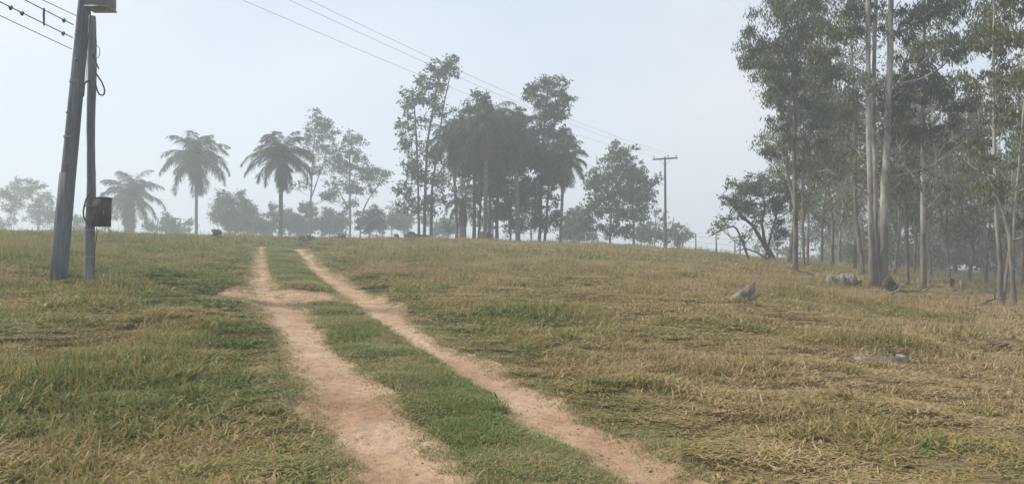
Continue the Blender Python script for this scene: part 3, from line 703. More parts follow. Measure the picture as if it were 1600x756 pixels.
# far wood: seven different trees, then copies
def copy_tree(o):
    c = o.copy(); COL.objects.link(c)
    for ch in o.children:
        k = ch.copy(); COL.objects.link(k); k.parent = c
    return c
rng = np.random.default_rng(77)
far_src = [rand_tree((0, 0, 0), 11 + .6 * i, .09 + .02 * (i % 3), 700 + i, EW if i % 2 else EL, BK, .3, .11, 'hazy slender tree deep in the wood behind the grove', 'far trees of the wood', tau=.52, spread=1.2, nb=16, low=.07 + .04 * (i % 3), two=i % 2 == 0, min_cl=7) for i in range(7)]
k = 0
for row, (d0, n, ua, ub) in enumerate(((58, 4, 1300, 1700), (70, 6, 1260, 1720), (86, 7, 1240, 1730), (105, 9, 1235, 1760), (130, 7, 1240, 1790))):
    for j in range(n):
        u = ua + (ub - ua) * (j + rng.random()) / n; d = d0 * (1 + .08 * rng.normal())
        o = far_src[k] if k < 7 else copy_tree(far_src[int(rng.integers(0, 7))]); k += 1
        x = (u - 800) / 1200 * d; o.location = (x, d, gz(x, d) - .05); o.rotation_euler.z = rng.random() * 6.28
        sc_ = rng.uniform(.72, 1.1) * (1 + .001 * d); o.scale = (sc_, sc_, sc_)
for i in range(14):    # shrubs closing the wood low down
    u = 1270 + 36 * i + rng.uniform(-10, 10); d = rng.uniform(60, 110); x = (u - 800) / 1200 * d
    if i < 3:
        sh = [ (np.array([x + rng.normal(0, .9), d + rng.normal(0, .9), gz(x, d) + rng.uniform(.5, 1.8)]), 1.0, 1.0, .7, 1.0) for _ in range(5)]
        o = make_tree('shrub', (x, d, gz(x, d)), [[(np.array([x, d, gz(x, d) - .1]), .06), (np.array([x + .2, d, gz(x, d) + 1.4]), .03)]], sh, 900 + i, EW, BK, .25, .1, .2, True, .03, 'hazy low shrub under the trees at the back of the wood', 'shrub', 'shrubs under the far wood')
        if i == 0: shs = []
        shs.append(o)
    else:
        o = copy_tree(shs[i % 3]); o.location = (x, d, gz(x, d)); s = rng.uniform(.8, 1.6); o.scale = (s * 1.3, s * 1.3, s); o.rotation_euler.z = rng.random() * 6

# --- centre and left: trees beyond the crest
px_tree('tall_tree', 64, [[(663,372,8),(664,300,6),(668,220,5),(680,150,3.5),(690,108,2)], [(673,372,7),(674,300,5),(684,230,4),(694,160,3),(704,115,2)], [(655,372,6),(653,280,4.5),(650,200,3.5),(645,140,2)]],
    [(694,112,24,13,.9),(668,122,22,13,.8),(660,145,22,12,.65),(690,145,18,16,.45),(640,160,15,14,.6),(645,190,22,12,.5),(680,180,20,16,.4),(698,205,14,16,.45),(640,218,20,12,.5),(662,235,24,14,.45),(690,245,18,16,.45),
     (645,255,22,14,.6),(670,280,26,14,.6),(635,290,18,12,.6),(700,285,18,14,.5),(650,315,24,12,.6),(685,318,22,12,.5),(632,322,14,10,.5)],
    41, LF, BD, .26, .15, 'tallest open-crowned tree beyond the crest with several thin dark stems', droop=.3, limb_r=.03)
px_tree('slender_tree', 88, [[(484,372,5),(486,300,4),(489,240,3),(494,190,2)], [(486,310,3),(500,270,2.5),(512,235,2)]],
    [(498,192,18,10,.7),(510,207,18,9,.65),(484,212,16,9,.6),(500,228,24,9,.5),(478,240,14,8,.4),(515,245,14,9,.4),(500,262,20,9,.35),(475,290,14,8,.3),(508,300,14,8,.3)],
    42, LF, BK, .26, .14, 'tall slender tree just right of the darker palm', droop=.3, limb_r=.025)
px_tree('slender_tree', 90, [[(547,372,5.5),(547,310,4.5),(546,250,3.5),(550,216,2)], [(560,368,4),(566,330,3),(582,300,2.5),(604,278,1.5)], [(547,330,3),(530,300,2),(520,280,1.5)]],
    [(552,222,18,8,.8),(540,240,18,9,.7),(564,244,14,8,.6),(530,262,22,9,.7),(560,268,22,9,.6),(585,272,18,8,.5),(604,272,13,7,.6),(520,285,18,9,.5),(548,292,22,9,.5),(578,292,14,7,.35),(520,310,14,8,.4),(545,320,16,8,.35)],
    43, LF, BK, .26, .14, 'broad airy tree with a limb reaching right, between slender tree and tallest tree', droop=.3, limb_r=.025)
px_tree('dense_tree', 60, [[(740,374,8),(742,280,7),(745,200,4)], [(748,374,6),(752,280,5),(758,220,3)]],
    [(745,160,22,12,1.1),(730,172,20,12,1.1),(758,176,22,13,1.4),(725,198,24,14,1.5),(752,205,30,16,2),(735,235,28,16,1.8),(762,240,28,18,2),(718,225,18,14,1.2),(728,262,22,16,1.5),(745,250,24,18,2),(756,300,16,18,1.2),(750,268,24,14,1.3),(772,268,20,14,1.3),(735,290,14,12,.7)],
    44, LD, BD, .2, .11, 'dense dark tree on the left of the central clump', droop=.45)
px_tree('dense_tree', 61, [[(765,376,7),(766,290,6),(775,215,4)], [(776,376,8),(777,290,7),(785,210,4)], [(797,376,4),(800,300,3),(800,240,2)]],
    [(785,180,26,11,1.2),(808,190,20,12,1.2),(775,200,26,14,1.8),(802,215,26,16,1.8),(785,240,30,18,2),(812,248,20,16,1.6),(780,275,26,16,1.8),(805,285,22,14,1.3),(790,308,18,12,1.2),(775,230,26,20,2),(800,262,24,18,1.9),(812,300,16,18,1.3),(780,330,18,14,.9),(765,345,14,12,.7),(805,350,16,12,.7),(795,325,16,12,.8),(820,225,18,14,1.4),(766,300,12,10,.8)],
    45, LD, BD, .2, .11, 'dense dark tree in the middle of the central clump', droop=.45)
px_tree('dense_tree', 62, [[(843,378,7),(845,290,6),(850,200,4.5),(856,140,3)], [(851,378,6),(856,300,5),(865,220,3.5),(868,150,2)]],
    [(845,136,24,11,1.0),(870,138,20,11,1),(830,150,15,10,.9),(885,155,15,10,.8),(855,158,24,11,1.1),(850,180,22,11,1.1),(876,180,16,9,.8),(892,204,13,7,.9),(845,205,24,14,1.4),(868,212,20,12,1.2),(840,232,24,16,1.7),(862,245,24,16,1.6),
     (835,265,22,16,1.7),(858,278,22,15,1.4),(842,300,20,12,1.3),(850,245,26,20,1.9),(830,320,18,14,1.0),(868,262,20,18,1.5),(850,335,20,12,.9),(835,352,16,12,.7),(868,340,16,12,.7),(882,230,14,12,1.3),(822,290,14,12,.9),(860,308,14,9,.6)],
    46, LD, BD, .2, .11, 'tall dense tree with a rounded knobbly top on the right of the central clump', droop=.35)
px_tree('bushy_tree', 72, [[(953,384,5),(955,330,4),(965,270,3)], [(990,384,6),(990,330,5),(978,260,3)], [(1000,384,3),(1008,330,2.5),(1018,290,2)]],
    [(972,238,20,9,.9),(958,252,20,10,.8),(988,254,20,10,.9),(945,272,22,11,.9),(972,275,26,12,1.1),(1000,276,20,10,.8),(1020,286,14,8,.6),(930,295,22,12,.9),(960,300,26,12,1.1),(990,304,26,12,1.1),(1012,310,14,10,.6),
     (925,325,20,12,.9),(950,330,24,12,.9),(985,334,24,12,.9),(915,350,14,10,.8),(945,358,18,9,.8),(975,362,18,9,.8),(1002,340,12,9,.5)],
    47, LF, BK, .26, .15, 'grey-green bushy tree between the central clump and the utility pole', droop=.35)
px_tree('thin_tree', 84, [[(1022,390,2.5),(1024,350,2),(1026,325,1.2)], [(1036,390,2),(1038,350,1.5),(1036,330,1)]], [(1025,330,10,7,.35),(1036,345,12,8,.3),(1018,355,10,8,.3),(1044,360,10,7,.3),(1010,366,9,6,.35)],
    48, LF, BK, .26, .12, 'small sparse sapling behind the foot of the utility pole', droop=.3, limb_r=.02)
px_tree('thin_tree', 100, [[(612,368,3),(613,345,2),(614,325,1.2)]], [(612,325,10,7,.4),(620,338,8,6,.4),(604,342,8,6,.4),(614,350,9,5,.3)], 49, LF, BK, .3, .15, 'tiny faint tree left of the tallest tree in the mist', droop=.3, limb_r=.02)
bushes = [((360,325),86,[(350,318,16,12),(370,312,16,12),(385,325,12,12),(335,332,16,14),(360,338,26,14),(388,345,14,10)], 'rounded misty bush between the two tall palms'),
  ((425,345),86,[(415,345,14,12),(430,335,12,12),(445,345,14,12)], 'misty bush behind the foot of the darker palm'),
  ((475,345),88,[(462,340,14,12),(480,330,14,12),(498,345,16,12),(470,352,18,8)], 'misty bush behind the tall slender tree'),
  ((530,345),86,[(518,345,14,12),(535,340,14,10),(508,335,10,10)], 'misty bush left of the airy tree trunk'),
  ((578,345),76,[(570,340,14,10),(585,335,12,11),(592,350,11,9),(565,352,14,8)], 'darker rounded bush at the right foot of the airy tree'),
  ((60,330),96,[(40,295,16,10),(60,292,14,10),(75,312,15,10),(20,305,14,10),(25,325,18,12),(60,335,22,13),(85,340,18,12),(10,348,18,10)], 'faint tree far left behind the leaning pole'),
  ((115,345),92,[(115,345,10,10),(125,352,9,8)], 'faint shrub seen between the two near poles'),
  ((245,350),90,[(240,350,10,8),(255,354,9,7),(228,354,9,7)], 'low faint shrub right of the short palm'),
  ((170,345),95,[(165,350,10,9),(172,335,8,8)], 'faint shrub left of the short palm beside the meter box'),
  ((700,350),80,[(697,352,9,7),(712,358,8,6)], 'low bush at the right foot of the tallest tree'),
  ((770,335),84,[(765,330,14,14),(785,335,14,14),(800,350,14,10),(750,345,12,10)], 'misty undergrowth tree behind the trunks of the central clump'),
  ((830,340),84,[(820,335,14,14),(838,345,12,12),(858,350,12,10),(815,355,10,9)], 'misty undergrowth behind the right of the central clump'),
  ((895,345),86,[(890,340,14,12),(905,330,12,12),(912,352,12,9),(885,358,12,8)], 'misty bush between the right palm and the bushy tree')]
for i, ((u, v), d, bl, lab) in enumerate(bushes):
    if u < 650: d *= 1.2
    px_tree('bush', d, [[(u, 372, 5), (u, v + 5, 4), (u + 3, v - 8, 2)]], [(a, b, c, e, .75 if i in (5, 6, 7, 8, 10, 11) else 1.2) for a, b, c, e in bl], 60 + i, LF, BK, .26, .16, lab, droop=.2, limb_r=.02, cat='bush' if i != 5 else 'tree')

rg_ = np.random.default_rng(66)
band = ['broad faint scrub left of the lone tall palm', 'faint scrub right of the rounded misty bush', 'faint scrub between the two tall palms', 'misty scrub right of the darker palm trunk', 'misty scrub between the darker palm and the slender tree',
 'misty scrub between the slender and airy trees', 'faint low scrub right of the airy tree', 'faint low scrub left of the tallest tree', 'pale scrub behind the tallest tree stems', 'faint brush just left of the distant utility pole', 'faint brush around the foot of the distant utility pole', 'faint brush left of the bushy tree foot']
for i, (lab, u) in enumerate(zip(band, (280, 400, 385, 452, 468, 515, 598, 632, 680, 1015, 1050, 905))):
    bl = [(u + rg_.uniform(-20, 20), 352 + rg_.uniform(-14, 8) + (14 if u > 900 else 0), rg_.uniform(9, 16), rg_.uniform(6, 11)) for _ in range(6)]
    px_tree('bush', 112 if u < 900 else 90, [[(u, 374, 3), (u, 355, 3), (u + 3, 340, 1.5)]], [(a, b, c, e, .8) for a, b, c, e in bl], 260 + i, LF, BK, .3, .19, lab, droop=.2, limb_r=.02, cat='bush')

# --- palms
def palm(u, vc, d, Rm, trunk_px, seed, label, nf=34, dead=6, lean=0, extra_thick=1.0, droop=1.0):
    rng = np.random.default_rng(seed); c = P(u, vc, d); x0 = c[0] - lean; g = gz(x0, d)
    base = np.array([x0, d, g]); t = empty('palm_tree', base, label, 'palm')
    T = Tubes(); H = c[2] - g; s = np.linspace(0, 1, 12); r = trunk_px / 2400 * d
    pts = np.stack([(c[0] - x0) * s ** 1.5, 0 * s, -.1 + (H + .1) * s], 1)
    T.add(pts, r * (1.0 + .35 * np.exp(-s * 14) - .15 * s) , 9, wob=.03, rng=rng); T.build('trunk', M['palm_bark'], t)
    for i in range(nf + dead):
        a = i * 2.39996 + rng.normal(0, .12); isd = i >= nf
        f = i / nf; el = (1.5 - 2.1 * f + rng.normal(0, .08)) if not isd else -1.1 - .25 * rng.random()
        Lr = Rm * (1.25 + .12 * rng.standard_normal()) * (1 if not isd else .85)
        n = 16; p = np.zeros((n, 3)); p[0] = [c[0] - x0, 0, H]; e = el; st = Lr / (n - 1); hx, hy = math.cos(a), math.sin(a)
        dirs = []
        for k in range(1, n):
            dv = np.array([math.cos(e) * hx, math.cos(e) * hy, math.sin(e)]); dirs.append(dv); p[k] = p[k - 1] + dv * st
            e = max(e - (.035 + .155 * k / n) * (1.05 if el > 0 else .8) * droop, -1.5)
        dirs.append(dirs[-1]); dirs = np.array(dirs)
        F = Tubes(); F.add(p, np.linspace(.028, .006, n), 4, cap=False)
        V0 = np.concatenate(F.V); q0 = np.concatenate(F.Q)
        m = 150; tt = .12 + .88 * np.sort(rng.random(m)); kk = tt * (n - 1); k0 = np.minimum(kk.astype(int), n - 2); fr = (kk - k0)[:, None]
        C = p[k0] * (1 - fr) + p[k0 + 1] * fr; D = dirs[k0]; side = np.array([-hy, hx, 0]) * np.where(np.arange(m) % 2, 1, -1)[:, None]
        LD_ = unit(side * .8 + D * .55 + np.array([0, 0, -.55]) + rng.normal(0, .28, (m, 3)))
        ll = Rm * .30 * (np.sin(np.clip(tt, 0, 1) * PI * .93 + .12) * .8 + .25) * (.8 + .4 * rng.random(m))
        wv = unit(np.cross(LD_, rng.standard_normal((m, 3)))) * .0062 * Rm
        mid = C + LD_ * ll[:, None] * .55; tip = C + LD_ * ll[:, None] + np.array([0, 0, -1]) * ll[:, None] * .28
        Vl = np.stack([C - wv * .5, C + wv * .5, mid + wv, tip, mid - wv], 1).reshape(-1, 3)
        fl = np.arange(5 * m).reshape(-1, 5) + len(V0)
        tone = np.r_[np.full(len(q0), .5), np.clip(rng.normal(.45, .18, m), 0, .93) if not isd else np.full(m, 1.0)]
        me = mesh_np('frond', np.concatenate([V0, Vl]), [q0, fl], False, {'rnd': tone})
        link('frond', me, M['palm'], t)
    return t
palm(307, 248, 86, 3.4, 5, 81, 'tall queen palm standing alone at the left against the pale sky', lean=-.1)
palm(440, 246, 69, 2.7, 7, 82, 'darker queen palm with a thicker trunk beside the tall slender tree', lean=.05, nf=34)
palm(203, 306, 96, 3.6, 16, 83, 'short misty palm with a bulky trunk behind the meter box pole', nf=26, dead=7, extra_thick=1.2)
palm(882, 252, 59, 2.0, 5, 84, 'drooping palm on the right flank of the central clump', nf=26, lean=.3, dead=6, droop=1.15)
palm(706, 222, 57, 1.9, 5, 85, 'tall palm whose fronds hang from the left side of the central clump', nf=26, lean=-.4, dead=6, droop=1.2)
palm(723, 318, 56, 1.5, 12, 86, 'low palm with fronds hanging to the crest under the central clump', nf=20, dead=9, droop=1.3, extra_thick=1.2)

palm(762, 196, 57.5, 2.3, 7, 87, 'palm with hanging fronds in the middle of the central clump', nf=28, lean=.2, dead=8, droop=1.25)
palm(805, 214, 58.5, 2.2, 7, 88, 'palm with hanging fronds between the middle and the right dense trees', nf=28, lean=-.2, dead=8, droop=1.2)
# ---------------------------------------------------------------- near poles
def near_poles():
    d = 16.5
    b = P(90, 420, d); b[2] = gz(b[0], d)
    t = empty('utility_pole', b, 'thick weathered utility pole leaning right beside a thinner pole', 'utility pole')
    top = P(131, 0, d); dv = (top - P(90, 420, d)); up = dv / dv[2]
    H = 8.0
    T = Tubes(); s = np.linspace(0, 1, 16); pts = np.stack([up[0] * H * s, 0 * s, -.3 + (H + .3) * s], 1)
    rng = np.random.default_rng(5)
    T.add(pts, .165 - .05 * s, 16, wob=.012, rng=rng)
    # the swollen lower sleeve
    T.add(np.stack([up[0] * np.array([0, .8, 1.6, 2.32]), np.zeros(4), np.array([-.3, .8, 1.6, 2.32])], 1), [.172, .167, .163, .157], 16, wob=.01, rng=rng)
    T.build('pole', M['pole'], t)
    h = Tubes()
    for z in (1.75, 3.1, 4.3): h.add(np.array([[up[0] * z, 0, z - .02], [up[0] * z, 0, z + .02]]), [.171 - z * .006] * 2, 16, cap=False)
    h.build('metal_band', M['metal'], t)
    for z, a_ in ((2.5, -1.2), (3.6, -1.9), (4.75, -1.4), (5.3, -1.7)):
        q_ = np.array([up[0] * z + .15 * math.cos(a_), .15 * math.sin(a_), z]); b_ = Tubes(); b_.add([q_, q_ + np.array([math.cos(a_), math.sin(a_), 0]) * .035], .022, 6); b_.build('bolt', M['metal'], t)
    # box high on the pole
    k = P(155, 15, d) - b; bx = Tubes()
    bx.box((k[0] + .03, 0, k[2] + .34), (.235, .2, .33)); bx.box((k[0] + .03, 0, k[2] + .69), (.26, .225, .02)); bx.box((k[0] + .03, -.0, k[2] + .005), (.25, .215, .015))
    bx.build('transformer_box', M['metal'], t, smooth=False)
    f = Tubes(); f.add([(k[0] + .2, -.1, k[2] - .005), (k[0] + .2, -.1, k[2] - .06)], .018, 8); f.build('cable_gland', M['metal'], t)
    # crossarm off the top of the picture
    far = P(1040, 250, 69); dr = far - b; dr[2] = 0; dr /= np.linalg.norm(dr); pr = np.array([dr[1], -dr[0], 0])
    ctr = np.array([up[0] * (H - .25), 0, H - .25]); ca = Tubes()
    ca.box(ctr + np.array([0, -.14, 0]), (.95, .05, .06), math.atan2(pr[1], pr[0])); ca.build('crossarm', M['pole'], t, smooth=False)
    att = []
    for o_ in (-.85, .0 + .35, .85):
        p = ctr + pr * o_ + np.array([0, -.14, .06]); i_ = Tubes()
        i_.add([p, p + [0, 0, .05], p + [0, 0, .07], p + [0, 0, .1], p + [0, 0, .13]], [.02, .02, .045, .05, .03], 10)
        i_.build('insulator', M['ceramic'], t); att.append(b + p + np.array([0, 0, .13]))
    # thin pole
    b2 = P(140, 422, 16.2); b2[2] = gz(b2[0], 16.2); t2 = empty('service_pole', b2, 'thin crooked wooden pole carrying a small dark meter box', 'pole')
    Q = Tubes(); path = [(140, 424, 15), (140, 400, 14.5), (141, 340, 13.5), (143, 300, 13), (142, 240, 12), (142, 180, 12), (144, 120, 13), (144, 60, 12.5), (143.5, 26, 11.5)]
    pp = np.array([P(u, v, 16.2) - b2 for u, v, _ in path]); rr = np.array([w_ / 2400 * 16.2 for *_, w_ in path])
    pp[0][2] = -.25
    kk = np.linspace(0, len(path) - 1, 40); ps = np.stack([np.interp(kk, np.arange(len(path)), pp[:, c]) for c in range(3)], 1)
    for _ in range(3): ps[1:-1] = (ps[:-2] + 2 * ps[1:-1] + ps[2:]) / 4
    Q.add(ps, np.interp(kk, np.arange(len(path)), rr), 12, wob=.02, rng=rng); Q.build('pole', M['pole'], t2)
    hb = Tubes()
    for v in (401, 360, 322): p = P(140.5, v, 16.2) - b2; hb.add([p - [0, 0, .015], p + [0, 0, .015]], [.104, .104], 14, cap=False)
    hb.build('metal_band', M['metal'], t2)
    c = P(160, 332, 16.2) - b2; c[1] = -.02
    mb = Tubes(); mb.box(c, (.145, .11, .3)); mb.box(c + [0, 0, .305], (.16, .125, .012)); mo = mb.build('meter_box', M['box'], t2, smooth=False)
    dd = Tubes(); dd.box(c + [0, -.116, 0], (.125, .006, .275)); dd.build('door', M['box'], mo, smooth=False)
    hg = Tubes(); hg.box(c + [.1, -.128, 0], (.008, .008, .03)); hg.build('latch', M['metal'], mo, smooth=False)
    def cable(px, r, nm='cable', par=t2, dd_=16.0, m_=M['cable']):
        q = np.array([P(u, v, dd_) - b2 for u, v in px]); kk = np.linspace(0, len(q) - 1, 6 * len(q)); s_ = np.stack([np.interp(kk, np.arange(len(q)), q[:, k]) for k in range(3)], 1)
        for _ in range(4): s_[1:-1] = (s_[:-2] + 2 * s_[1:-1] + s_[2:]) / 4
        C = Tubes(); C.add(s_, r, 7); return C.build(nm, m_, par)
    cable([(140, 302), (134, 312), (130, 330), (131, 340), (137, 350), (139, 352)], .016, 'conduit')
    cable([(151, 355), (152, 362), (150, 375), (148, 392), (147, 418)], .009, 'ground_wire', m_=M['cable'])
    cable([(147, 110), (152, 118), (160, 130), (164, 142), (162, 149), (156, 149), (152, 142), (149, 130)], .016)
    cable([(130, 151), (131, 138), (132, 130), (137, 127), (142, 127)], .02)
    cable([(145, 85), (150, 97), (154, 108)], .014)
    cable([(149, 60), (150, 70), (156, 76), (156, 86), (152, 92)], .007)
    cable([(138, 20), (137, 45), (135, 70), (133, 95), (131, 120), (132, 135)], .007)
    cable([(141, 18), (140, 45), (136, 75), (136, 100), (134, 128)], .006)
    cable([(142, 12), (141, 40), (137, 60), (133, 92), (130, 132)], .006)
    return att, b, up, H
ATT, PB, PUP, PH = near_poles()

# ---------------------------------------------------------------- far pole and overhead lines
def far_pole():
    d = 69; p = P(1040, 385, d); g = gz(p[0], d); b = np.array([p[0], d, g]); top = P(1040, 246, d)[2] - g
    t = empty('utility_pole', b, 'distant dark utility pole with a single crossarm on the crest', 'utility pole')
    T = Tubes(); s = np.linspace(0, 1, 8); T.add(np.stack([0 * s, 0 * s, -.3 + (top + .35) * s], 1), .125 - .035 * s, 10); T.build('pole', M['bark_dark'], t)
    dr = b - PB; dr[2] = 0; dr /= np.linalg.norm(dr); pr = np.array([dr[1], -dr[0], 0]); rz = math.atan2(pr[1], pr[0])
    c = Tubes(); c.box((0, 0, top - .12), (1.12, .055, .065), rz); c.build('crossarm', M['bark_dark'], t, smooth=False)
    for s_ in (-1, 1):
        k = Tubes(); k.add([pr * .5 * s_ + [0, 0, top - .16], np.array([0, 0, top - .7]) + pr * .1 * s_], .02, 5); k.build('brace', M['metal'], t)
    out = []
    for o_ in (-1.0, .3, 1.0):
        q = pr * o_ + np.array([0, 0, top - .05]); i_ = Tubes(); i_.add([q, q + [0, 0, .06], q + [0, 0, .1], q + [0, 0, .15], q + [0, 0, .2]], [.02, .02, .06, .07, .04], 8)
        i_.build('insulator', M['ceramic'], t); out.append(b + q + np.array([0, 0, .2]))
    return out
FT = far_pole()
def wire(a, b, sag, r, name, label, group, mat_, n=60):
    s = np.linspace(0, 1, n)[:, None]; p = a + (b - a) * s; p[:, 2] -= sag * 4 * (s * (1 - s))[:, 0]
    T = Tubes(); T.add(p - a, r, 5, cap=False); o = T.build(name, mat_, None, loc=tuple(a)); tag(o, label, 'power line', group)
    return o, p
for i, lab in enumerate(['left overhead wire crossing the sky to the distant pole', 'middle overhead wire crossing the sky to the distant pole', 'right overhead wire crossing the sky to the distant pole']):
    wire(np.array(ATT[i]), np.array(FT[i]), .62, .006, 'overhead_wire', lab, 'overhead wires to the distant pole', M['wire'])
for i, (v0, v1, lab) in enumerate([(25, -35, 'topmost short wire running left from the leaning pole'), (39, -20, 'second wire from the top left of the leaning pole, with a hanging tag'),
                             (59, 2, 'third wire left of the leaning pole, with knotted ties'), (77, 25, 'lowest bare wire left of the leaning pole')]):
    a = P(112 + (25 if i == 0 else 12 - i * 4) * .3, v0, 16.45); m = P(0 if i else 65, v1 if i else 0, 14.25 if i else 15.2)
    dr = (m - a) / np.linalg.norm((m - a)[:2]); e = a.copy(); e[:2] += dr[:2] * 38; e[2] = a[2] + .3
    # slope near the pole is set by the sag of the span
    L = 38; sl = (m - a)[2] / np.linalg.norm((m - a)[:2]); sag = max(.05, (((e - a)[2] / L) - sl) * L / 4)
    o, p = wire(a, e, sag, .011 if i in (1, 2) else .008, 'service_wire', lab, 'wires left of the leaning pole', M['cable'], 120)
    if i in (1, 2):
        for (uu, kind) in ([(58, 'tag'), (99, 'knot')] if i == 1 else [(12, 'knot'), (31, 'knot'), (98, 'knot')]):
            us = 800 + 1200 * p[:, 0] / p[:, 1]; k_ = int(np.argmin(np.where(p[:, 1] > 8, np.abs(us - uu), 1e9))); q = p[k_] - a
            K = Tubes()
            if kind == 'tag': K.add([q + [0, 0, .03], q + [.0, 0, -.1], q + [.01, 0, -.33]], [.02, .022, .014], 6)
            else: K.add([q - dr * .06, q - dr * .02 + [0, 0, .015], q + [0, 0, -.03], q + dr * .06], [.012, .03, .035, .012], 7)
            K.build('wire_tie', M['cable'], o)

# ---------------------------------------------------------------- fence on the crest
def fence():
    t = empty('wire_fence', P(1087, 392, 56) * [1, 1, 0] + [0, 0, gz(*P(1087, 392, 56)[:2])], 'wire fence on thin posts running along the crest', 'fence'); o = np.array(t.location)
    pts = [(1058, 58), (1087, 56), (1119, 54), (1148, 53), (1156, 52), (1205, 54), (1250, 60), (1300, 66), (1352, 70), (1400, 74)]; tops = []
    for u, d in pts:
        x = (u - 800) / 1200 * d; g = gz(x, d); T = Tubes(); h = 1.25 + .1 * math.sin(u)
        T.add(np.array([[x, d, g - .2], [x + .02, d, g + h * .5], [x, d, g + h]]) - o, [.055, .05, .045], 7); T.build('post', M['bark'], t); tops.append((x, d, g))
    for hh in (.35, .75, 1.15):
        W_ = Tubes(); W_.add(np.array([[x, d - .05, g + hh] for x, d, g in tops]) - o, .008, 4, cap=False); W_.build('wire', M['wire'], t)
    # pale rails further along
    d = 57; x0, x1 = (1214 - 800) / 1200 * d, (1262 - 800) / 1200 * d; g = gz((x0 + x1) / 2, d)
    r = empty('rail_fence', ((x0 + x1) / 2, d, g), 'short pale two-rail fence glimpsed between the trunks of the grove', 'fence'); hw = (x1 - x0) / 2
    for z in (.35, .72):
        T = Tubes(); T.box((0, -.07, z), (hw, .02, .05)); T.build('rail', M['concrete'], r, smooth=False)
    for x in (-hw, 0, hw):
        T = Tubes(); T.box((x, 0, .35), (.05, .05, .5)); T.build('post', M['concrete'], r, smooth=False)
fence()

# ---------------------------------------------------------------- stumps, logs, stones, slabs
def lump(name, loc, sx, sy, sz, seed, material, label, cat, group=None, rough=.25, rz=0, parent=None):
    rng = np.random.default_rng(seed); nu, nv = 18, 11; V = []
    th = np.linspace(0, 2 * PI, nu, endpoint=False); ph = np.linspace(-.45 * PI, .5 * PI, nv)
    A, B = np.meshgrid(th, ph); X, Y, Z = np.cos(A) * np.cos(B), np.sin(A) * np.cos(B), np.sin(B)
    n = 1 + rough * (vnoise(X * 2 + seed, Y * 2 + Z * 2, .8) - .5) * 2 + rough * .6 * (vnoise(X * 5 + seed, Y * 5 - Z * 5, .8) - .5)
    c, s = math.cos(rz), math.sin(rz); X, Y, Z = X * n * sx, Y * n * sy, np.maximum(Z, -.5) * n * sz
    V = np.stack([X * c - Y * s, X * s + Y * c, Z], -1).reshape(-1, 3)
    i = np.arange(nv - 1)[:, None] * nu; j = np.arange(nu)[None]; j2 = (j + 1) % nu
    q = np.stack([i + j, i + j2, i + nu + j2, i + nu + j], -1).reshape(-1, 4)
    o = link(name, mesh_np(name, V, [q, np.arange(nu)[None, ::-1]], False), material, parent, loc)
    if label: tag(o, label, cat, group)
    return o
def at(u, v, dz=0):
    h = hit(u, v); return (h[0], h[1], gz(h[0], h[1]) + dz)
def stump():
    b = np.array(at(1172, 476)); b[2] += .07; t = empty('fallen_stump', b, 'pale leaning dead stump with two broken prongs standing in the slope grass', 'tree stump')
    rng = np.random.default_rng(3); T = Tubes(); k = b[1] / 1200
    q = 21 * k / .33
    ax = np.array([.80, 0, .60]); nn = np.array([-.60, 0, .80]); a_ = np.array([-.46, 0, -.10])
    T.add(np.array([a_ + ax * L_ for L_ in (0, .15, .35, .55, .66)]) * q, np.array([.155, .145, .13, .12, .10]) * q, 14, wob=.05, rng=rng)
    for i in range(11):      # splinters round the broken end
        an = i * 2 * PI / 11; o_ = (nn * math.cos(an) + np.array([0, 1, 0]) * math.sin(an)) * .085; e = .66 + rng.uniform(.04, .16) * (1.3 if 0 < math.cos(an) else .7)
        T.add(np.array([a_ + ax * .5 + o_, a_ + ax * .64 + o_, a_ + ax * e + o_ * .8]) * q, np.array([.036, .032, .008]) * q, 5, wob=.1, rng=rng)
    for o_, L_ in ((np.array([.02, .05, -.05]), .30), (np.array([.0, -.05, -.04]), .24)):   # second prong, lower on the right
        T.add(np.array([o_ + [-.08, 0, .02], o_ + [.1, 0, .13], o_ + ax * L_ + [.03, 0, .03]]) * q, np.array([.09, .06, .02]) * q, 8, wob=.1, rng=rng)
    T.add(np.array([[-.2, .06, -.12], [.0, .06, -.04], [.14, .05, .0]]) * q, np.array([.13, .14, .1]) * q, 10, wob=.12, rng=rng)
    T.build('trunk', M['deadwood'], t, smooth=False)
stump()
def old_stump():
    b = at(1318, 447); t = empty('old_stump', b, 'wide low weathered stump left of the three-stemmed eucalyptus', 'tree stump'); rng = np.random.default_rng(8)
    lump('base', (0, 0, .0), .5, .36, .24, 4, M['rock'], None, None, rough=.7, parent=t)
    T = Tubes()
    for i in range(46):
        x = rng.uniform(-.55, .55); h = (.24 + .12 * math.cos(x * 2.2) + .04 * math.sin(x * 9)) * rng.uniform(.82, 1.08); y_ = rng.uniform(-.26, .2); r_ = rng.uniform(.06, .11)
        T.add([[x * .95, y_, -.1], [x + rng.normal(0, .02), y_, h * .6], [x * 1.05 + rng.normal(0, .04), y_ * .8, h]], [r_ * 1.3, r_ * 1.1, r_ * .6], 6, wob=.15, rng=rng)
    T.build('splinter', M['deadwood'], t, smooth=False)
old_stump()
h = P(1383, 440, 26.6); lump('termite_mound', (h[0], 26.4, gz(h[0], 26.4)), .26, .24, .5, 12, M['mound'], 'dark earthy mound against the foot of the three-stemmed eucalyptus', 'termite mound', rough=.4)
h = P(1402, 444, 26.4); lump('termite_mound', (h[0], 26.4, gz(h[0], 26.4)), .3, .2, .14, 13, M['mound'], 'low dark mound in the grass right of the three-stemmed eucalyptus', 'termite mound', rough=.35)
